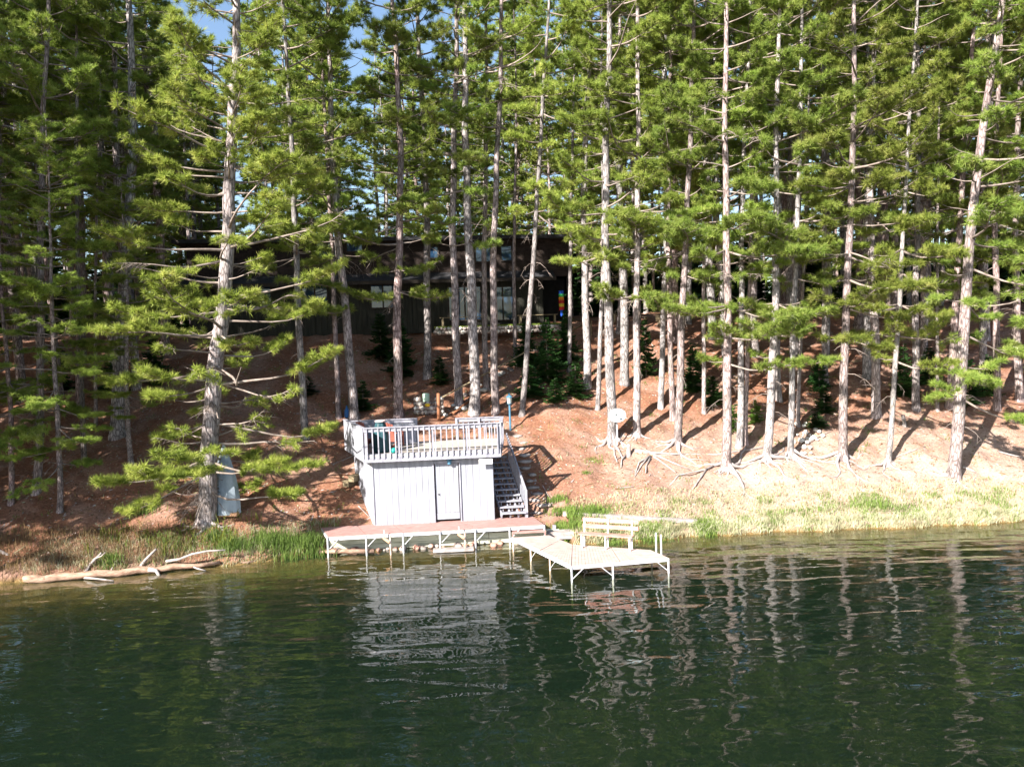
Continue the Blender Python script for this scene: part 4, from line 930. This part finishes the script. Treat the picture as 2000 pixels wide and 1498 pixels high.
for i in range(1, 5):
    for j in range(sg_):
        a = 2*math.pi*j/sg_; r_ = i/4; vs.append(dc+au*math.cos(a)*.38*r_+av*math.sin(a)*.31*r_+nv*.09*r_*r_)
fs = [(0, 1+j, 1+(j+1) % sg_) for j in range(sg_)]+[(1+i*sg_+j, 1+(i+1)*sg_+j, 1+(i+1)*sg_+(j+1) % sg_, 1+i*sg_+(j+1) % sg_) for i in range(3) for j in range(sg_)]
n0 = len(vs); vs2 = [v-nv*.02 for v in vs]; m_ = MB(); m_.add(vs+vs2, fs+[tuple(i+n0 for i in f[::-1]) for f in fs]+[(1+3*sg_+j, 1+3*sg_+(j+1) % sg_, n0+1+3*sg_+(j+1) % sg_, n0+1+3*sg_+j) for j in range(sg_)])
m_.build('dish', 'dish_grey', sd_)
m_ = MB(); hp = dc+nv*.42-av*.05; m_.tube([dc-av*.3+nv*.05, hp-av*.02], .012, 6); m_.box(hp, (.09,.12,.07), au, nv, av); m_.build('receiver', 'dark_metal', sd_)
# ------------------------------------------------------------------ stone fireplace, hill steps and rails
b = on_ground(836, 814); b.y += .3; b.z = gz(b.x, b.y)
fpz = empty('stone_fireplace', b, 'low rough stone fireplace behind the deck', 'fireplace')
k = 0
for ring in range(4):
    m_ = MB()
    for j in range(11):
        f = j/10; x = -.62+1.24*f; y = .25*math.sin(f*math.pi)*-1+.1
        if ring < 3 and .35 < f < .65 and ring > 3: continue
        hh = .20*ring+.08; 
        if ring == 3 and .22 < f < .75: continue
        m_.cur = (j+ring) % 3
        m_.rock((b.x+x+random.uniform(-.03,.03), b.y+y, b.z+hh), (.2,.24,.21), 200+k); k += 1
    m_.build('stone_course', ['rock', 'rock_pale', 'rock'], fpz, True)
c = Vector((b.x, b.y-.36, b.z+.38)); m_ = MB(); m_.lathe(c, [(.02,-.02),(.12,0),(.12,.10),(.05,.14)], 12); m_.top('yellow_bowl', 'yellow_paint', c, 'small bright yellow bowl in front of the stone fireplace', 'bowl', smooth=True)
c = Vector((b.x-.08, b.y-.02, b.z+.58)); m_ = MB(); m_.lathe(c, [(.15,0),(.16,.02),(.16,.36),(.14,.38)], 14); m_.top('mint_bucket', 'mint_plastic', c, 'pale green cylindrical tin standing on the stone fireplace', 'tin', smooth=True)
q = on_ground(857, 822); pt = empty('hill_handrail', q, 'brown log post with pole handrails climbing the hill behind the deck', 'handrail')
tq = onY(856, 768, q.y); m_ = MB(); m_.tube([q-Vector((0,0,.2)), tq], [.085,.075], 10); m_.build('post', 'brown_post', pt, True)
r1 = onY(864, 776, q.y); r2 = on_ground(1055, 700)+Vector((0,0,.75)); r3 = on_ground(1155, 655)+Vector((0,0,.8))
m_ = MB(); m_.tube([r1, r2, r3], .04, 7); m_.build('rail', 'bench_wood', pt, True)
m_ = MB(); m_.tube([on_ground(885, 812)+Vector((0,0,.1)), on_ground(920, 785)+Vector((0,0,.12))], .06, 7); m_.build('low_rail', 'brown_post', pt, True)
for r_ in (r2, r3):
    m_ = MB(); m_.tube([Vector((r_.x, r_.y, gz(r_.x, r_.y)-.1)), r_+Vector((0,0,.05))], .05, 7); m_.build('post', 'bench_wood', pt)
for i in range(34):   # stones beside the hill steps
    f = random.random(); x = 872+f*190+random.uniform(-14,14); y = 812-f*135+random.uniform(-8,10)
    p = on_ground(x, y); s = random.uniform(.2, .42); m_ = MB(); m_.rock(p+Vector((0,0,s*.15)), (s, s*.8, s*.6), 300+i)
    pale = i % 3 == 0; m_.top('step_stone', 'rock_pale' if pale else 'rock', p, '%s stone edging the path that climbs behind the deck' % ('pale' if pale else 'dark grey'), 'stone', '%s stones edging the hill path' % ('pale' if pale else 'dark'), smooth=True)
for i in range(13):   # flat stones beside the staircase
    f = i/12; p = on_ground(1014+f*42+random.uniform(-7,7), 852+f*150)
    m_ = MB(); m_.rock(p+Vector((0,0,-.01)), (random.uniform(.35,.6), .34, .15), 400+i)
    if i % 2: m_.rock(p+Vector((random.uniform(.15,.3),.08,-.02)), (.3,.3,.15), 430+i)
    m_.top('path_stone', 'rock', p, 'flat stone of the rough path right of the boathouse stairs, number %s from the top' % ('first','second','third','fourth','fifth','sixth','seventh','eighth','ninth','tenth','eleventh','twelfth','thirteenth')[i], 'stone', 'flat stones beside the stairs', smooth=True)
for i in range(44):   # pale stone heap
    x = random.gauss(1572, 17); y = random.gauss(858, 12); p = on_ground(x, y); s = random.uniform(.08, .22); m_ = MB(); m_.rock(p+Vector((0,0,s*.3+random.random()*.06)), (s, s*.9, s*.8), 500+i)
    m_.top('heap_stone', 'rock_pale', p, 'small white stone of the heap among the bank pines', 'stone', 'white stones of the heap', smooth=True)
# weathered stump and long bare root
b = on_ground(1228, 890); stp = empty('dead_stump', b, 'grey stump with clawing roots and one long root running right', 'stump')
m_ = MB(); m_.tube([b-Vector((0,0,.1)), b+Vector((0,0,.12)), b+Vector((.02,0,.5))], [.16,.10,.07], 9); m_.build('stump', 'dead_wood', stp, True)
def gtube(px, r0, r1, name='root', lift=.04, par=stp):
    P_ = [on_ground(x, y) for x, y in px]; m_ = MB(); n_ = len(P_)
    m_.tube([p+Vector((0,0,lift)) for p in P_], [r0+(r1-r0)*i/(n_-1) for i in range(n_)], 7); m_.build(name, 'dead_wood', par, True)
gtube([(1235,880),(1275,886),(1330,890),(1400,890),(1440,883),(1490,876)], .06, .03)
gtube([(1240,884),(1290,892),(1340,888)], .035, .015)
for pp in ([(1225,888),(1214,900),(1213,915)],[(1270,893),(1248,905),(1240,928)],[(1266,895),(1252,912),(1240,932)],[(1270,897),(1262,912),(1261,925)],[(1276,893),(1300,910),(1320,925)],[(1278,890),(1320,908),(1350,920)],[(1405,905),(1375,920),(1325,930),(1308,950)],[(1380,918),(1365,940),(1352,958)],[(1200,868),(1200,890),(1206,905)],[(1195,860),(1175,862)]):
    gtube(pp, .05, .018)
for i, (pp, r_, lab) in enumerate((([(1210,955),(1240,952)],.02,'thin stick on the bare slope below the dead stump'),([(1060,950),(1068,965),(1078,982)],.02,'bent white twig right of the boathouse stairs'),([(1555,880),(1600,855),(1622,845)],.03,'slanting pale stick across the white stone heap'),([(1750,895),(1790,880),(1810,872)],.03,'stick lying right of the white leaning pine'),([(1880,915),(1905,925)],.05,'grey broken branch by the foot of the thick leaning pine'),([(1950,885),(1975,892),(2005,898)],.05,'dark branch on the ground at the right edge'),([(700,990),(722,1012)],.02,'pale stick beside the boathouse\'s lower left corner'),([(650,910),(690,893)],.035,'dark pole lying against the deck\'s left underside'))):
    P_ = [on_ground(x, y) for x, y in pp]; m_ = MB(); m_.tube([p+Vector((0,0,r_+.02)) for p in P_], [r_*(1-.3*k) for k in range(len(P_))], 6); m_.top('fallen_stick', 'dead_wood', P_[0], lab, 'stick', 'sticks on the slope')
b = on_ground(1766, 832); m_ = MB(); m_.tube([b-Vector((0,0,.1)), b+Vector((0,0,.15)), b+Vector((-.06,0,.5))], [.12,.09,.08], 9); m_.top('small_stump', 'grey_bark', b, 'small cut stump right of the white leaning pine', 'stump')
b = on_ground(1430, 715); m_ = MB(); m_.tube([b, b+Vector((0,0,.45))], .07, 8); m_.top('small_stump', 'bench_wood', b, 'short post-like stump high on the shaded slope', 'stump')
# ------------------------------------------------------------------ house
hp0 = Vector((.2, HOUSE_Y, 0)); hth = R(9); HU = Vector((math.cos(hth), math.sin(hth), 0)); HV = Vector((-HU.y, HU.x, 0))
def hpt(px, py, off=0):     # point on the house front plane pushed back by off
    a, b = ray(px, py); o_ = hp0+HV*off; Y = (o_.dot(HV))/(a*HV.x+HV.y); return Vector((a*Y, Y, HC+b*Y))
def hrect(mb, x0, y0, x1, y1, off, th):
    a = hpt((x0+x1)/2, (y0+y1)/2, off); l = (hpt(x1, (y0+y1)/2, off)-hpt(x0, (y0+y1)/2, off)).length; h = (hpt((x0+x1)/2, y0, off)-hpt((x0+x1)/2, y1, off)).length
    mb.box(a+HV*th/2, (l, th, h), HU, HV); return a, l, h
hl = hpt(372, 625); hr_ = hpt(1062, 625); hrr = hpt(1118, 625)
hz0 = gz(hr_.x, hr_.y)-.3
house = empty('house', Vector((hl.x, hl.y, hz0+.3)), 'dark brown two-storey shingled house on top of the slope behind the trunks', 'house')
zl = hpt(800, 548).z; zu = hpt(800, 470).z; Wd = (hr_-hl).length; dpth = 8
def hb(name, mat, u0, u1, v0, v1, z0, z1, par=house):
    mb = MB(); o_ = Vector((hl.x, hl.y, 0)); mb.box(o_+HU*(u0+u1)/2+HV*(v0+v1)/2+Vector((0,0,(z0+z1)/2)), (u1-u0, v1-v0, z1-z0), HU, HV); return mb.build(name, mat, par)
# vertical siding on the lower storey, built of boards
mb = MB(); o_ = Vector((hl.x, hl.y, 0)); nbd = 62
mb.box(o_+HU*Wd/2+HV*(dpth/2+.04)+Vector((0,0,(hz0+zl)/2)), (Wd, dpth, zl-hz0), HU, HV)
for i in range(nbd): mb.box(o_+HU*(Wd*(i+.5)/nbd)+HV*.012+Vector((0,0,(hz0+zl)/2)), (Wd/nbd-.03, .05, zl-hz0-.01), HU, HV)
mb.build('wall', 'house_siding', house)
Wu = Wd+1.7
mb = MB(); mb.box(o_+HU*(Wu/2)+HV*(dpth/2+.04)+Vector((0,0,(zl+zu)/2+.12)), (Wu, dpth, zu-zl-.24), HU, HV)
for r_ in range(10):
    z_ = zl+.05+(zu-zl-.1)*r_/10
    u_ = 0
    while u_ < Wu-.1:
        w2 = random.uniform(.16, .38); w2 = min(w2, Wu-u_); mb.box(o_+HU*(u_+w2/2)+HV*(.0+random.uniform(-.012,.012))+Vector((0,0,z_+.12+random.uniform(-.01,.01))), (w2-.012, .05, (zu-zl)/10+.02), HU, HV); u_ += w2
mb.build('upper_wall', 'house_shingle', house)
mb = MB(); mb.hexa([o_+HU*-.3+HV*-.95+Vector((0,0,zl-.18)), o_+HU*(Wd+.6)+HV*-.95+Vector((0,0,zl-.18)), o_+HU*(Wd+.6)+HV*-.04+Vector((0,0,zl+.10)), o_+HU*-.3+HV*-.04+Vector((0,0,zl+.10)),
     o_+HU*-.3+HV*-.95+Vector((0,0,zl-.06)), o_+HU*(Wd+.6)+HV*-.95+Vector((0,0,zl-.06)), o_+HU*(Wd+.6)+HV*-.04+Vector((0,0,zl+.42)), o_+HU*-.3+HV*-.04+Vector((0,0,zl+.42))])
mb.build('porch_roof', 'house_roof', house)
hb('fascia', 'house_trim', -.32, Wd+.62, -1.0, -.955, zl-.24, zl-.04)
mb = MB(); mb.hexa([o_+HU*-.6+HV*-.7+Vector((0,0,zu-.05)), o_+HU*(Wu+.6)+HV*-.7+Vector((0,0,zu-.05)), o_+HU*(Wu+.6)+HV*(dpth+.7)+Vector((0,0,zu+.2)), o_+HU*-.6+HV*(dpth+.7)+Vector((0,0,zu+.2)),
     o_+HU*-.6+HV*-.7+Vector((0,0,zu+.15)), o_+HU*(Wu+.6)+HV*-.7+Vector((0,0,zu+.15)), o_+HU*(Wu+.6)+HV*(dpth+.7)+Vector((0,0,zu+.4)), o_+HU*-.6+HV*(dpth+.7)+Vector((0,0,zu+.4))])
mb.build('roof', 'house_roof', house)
def window(x0, y0, x1, y1, n_=1, lab=None):
    fr = MB(); a, l, h = hrect(fr, x0, y0, x1, y1, -.05, .04)
    fo = fr.build('window', 'interior_dark', house)
    if lab: fo['label'] = lab
    f2 = MB()
    for i in range(n_+1): f2.box(a+HU*(-l/2+l*i/n_)+HV*-.02, (.07,.06,h+.07), HU, HV)
    for s in (-1, 1): f2.box(a+Vector((0,0,s*h/2))+HV*-.022, (l+.07,.05,.07), HU, HV)
    f2.build('frame', 'house_trim', fo)
    for i in range(n_):
        g2 = MB(); g2.box(a+HU*(-l/2+l*(i+.5)/n_)+HV*-.012, (l/n_-.09,.01,h-.08), HU, HV); g2.build('pane', 'window_glass', fo)
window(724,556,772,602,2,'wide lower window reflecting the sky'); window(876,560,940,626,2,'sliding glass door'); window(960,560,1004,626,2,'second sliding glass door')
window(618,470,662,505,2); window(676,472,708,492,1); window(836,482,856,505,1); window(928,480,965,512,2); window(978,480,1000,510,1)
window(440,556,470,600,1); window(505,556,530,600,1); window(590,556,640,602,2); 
hb('door_recess', 'interior_dark', Wd+.02, Wd+1.6, 1.2, 1.3, hz0, zl-.02); hb('corner_post', 'house_siding', Wd+1.5, Wd+1.7, .1, .3, hz0, zl+.1)
mb = MB(); a = hpt(1096, 568, -.2)
sock = empty('wind_sock', a-Vector((0,0,1.)), 'rainbow striped wind sock hanging at the house\'s right corner', 'wind sock')
for k, cn in enumerate(('sock_blue','sock_green','sock_orange','sock_red','sock_yellow','sock_red','sock_blue','sock_blue')):
    mb = MB(); mb.lathe(a-Vector((0,0,.19*(k+1))), [(.15 if k < 6 else .07, 0), (.16 if k < 6 else .09, .19)], 10); mb.build('stripe', cn, sock)
# terrace edge: moss strip and low stone wall
ta_ = hpt(850, 638, -2.2); tb_ = hpt(1100, 632, -2.2); 
stw = empty('terrace_wall', Vector((ta_.x, ta_.y, gz(ta_.x, ta_.y))), 'low mossy fieldstone wall in front of the house', 'stone wall')
mb = MB(); k = 0
for r_ in range(2):
    for i in range(34):
        mb.cur = k % 3; p = ta_.lerp(tb_, (i+.5*(r_ % 2))/33.5); z_ = gz(p.x, p.y); mb.rock((p.x, p.y, ta_.z-.35+r_*.2+(tb_.z-ta_.z)*i/34), (.27,.3,.23), 700+k); k += 1
mb.build('stones', ['rock','rock_pale','rock'], stw, True)
mb = MB(); mb.box(ta_.lerp(tb_, .5)+HV*.5+Vector((0,0,-.02)), ((tb_-ta_).length, 1.1, .10), HU, HV); mb.build('moss_top', 'moss', stw)
def bench(px, py, length, ang, label, back=False, off=None):
    b = off if off else on_ground(px, py); bo = empty('garden_bench', b, label, 'bench', 'wooden benches by the house'); u_ = Vector((math.cos(ang), math.sin(ang), 0)); v_ = Vector((-u_.y, u_.x, 0))
    mb = MB()
    for j in range(3): mb.box(b+v_*(j*.13-.13)+Vector((0,0,.45)), (length,.11,.04), u_)
    mb.build('seat', 'bench_wood', bo)
    for s in (-1, 1):
        mb = MB(); mb.box(b+u_*s*(length/2-.15)+Vector((0,0,.2)), (.09,.36,.45), u_); mb.build('leg', 'bench_wood', bo)
    if back:
        mb = MB()
        for j in range(4): mb.box(b+v_*.24+Vector((0,0,.58+j*.12)), (length,.03,.085), u_)
        mb.build('backrest', 'bench_wood', bo)
zb = Vector((0,0,0))
b1 = hpt(905, 634, -1.9); bench(0, 0, 2.6, hth, 'plain wooden bench before the sliding doors of the house', off=Vector((b1.x, b1.y, ta_.z+.03)))
b1 = hpt(1050, 634, -1.9); bench(0, 0, 2.3, hth, 'plain wooden bench at the right end of the house', off=Vector((b1.x, b1.y, ta_.z+.03)))
bench(1310, 640, 1.7, R(5), 'slatted bench with a backrest in shade right of the house', True)
bench(1212, 628, 1.1, R(5), 'small grey bench beside the dark lamp post')
# ------------------------------------------------------------------ sky, sun, camera
w = bpy.data.worlds.new('World'); bpy.context.scene.world = w; w.use_nodes = True; ns = w.node_tree.nodes; L = w.node_tree.links
bg = ns['Background']; sk = ns.new('ShaderNodeTexSky'); sk.sky_type = 'NISHITA'; sk.sun_disc = False
SUN_EL, SUN_AZ = 31., 221.
sk.sun_elevation = R(SUN_EL); sk.sun_rotation = R(SUN_AZ); sk.air_density = 1.; sk.dust_density = .8; sk.ozone_density = 1.5
L.new(sk.outputs[0], bg.inputs[0]); bg.inputs[1].default_value = .07
sl_ = bpy.data.lights.new('sun', 'SUN'); sl_.energy = 5.; sl_.angle = R(.5); sl_.color = (1, .94, .86)
so_ = bpy.data.objects.new('sun', sl_); C.objects.link(so_)
sdv = Vector((math.sin(R(SUN_AZ))*math.cos(R(SUN_EL)), math.cos(R(SUN_AZ))*math.cos(R(SUN_EL)), math.sin(R(SUN_EL))))
so_.rotation_mode = 'QUATERNION'; so_.rotation_quaternion = sdv.to_track_quat('Z', 'Y'); so_.location = sdv*60
cd = bpy.data.cameras.new('camera'); cam = bpy.data.objects.new('camera', cd); C.objects.link(cam); bpy.context.scene.camera = cam
cd.sensor_width = 36; cd.lens = F/2000*36; cd.clip_end = 3000; cd.clip_start = .1
cam.location = (0, 0, HC)
Mc = Matrix.Rotation(R(90)-P, 4, 'X') @ Matrix.Rotation(-ROLL, 4, 'Z')
cam.rotation_euler = Mc.to_euler()
sc = bpy.context.scene
sc.view_settings.view_transform = 'Standard'; sc.view_settings.look = 'None'; sc.view_settings.exposure = 1.8; sc.view_settings.gamma = 1
sc.cycles.max_bounces = 8; sc.cycles.transparent_max_bounces = 12; sc.cycles.use_denoising = True; sc.cycles.volume_bounces = 0
print('objects', len(bpy.data.objects), 'pines', len([o for o in bpy.data.objects if o.name.startswith('pine_tree')]))
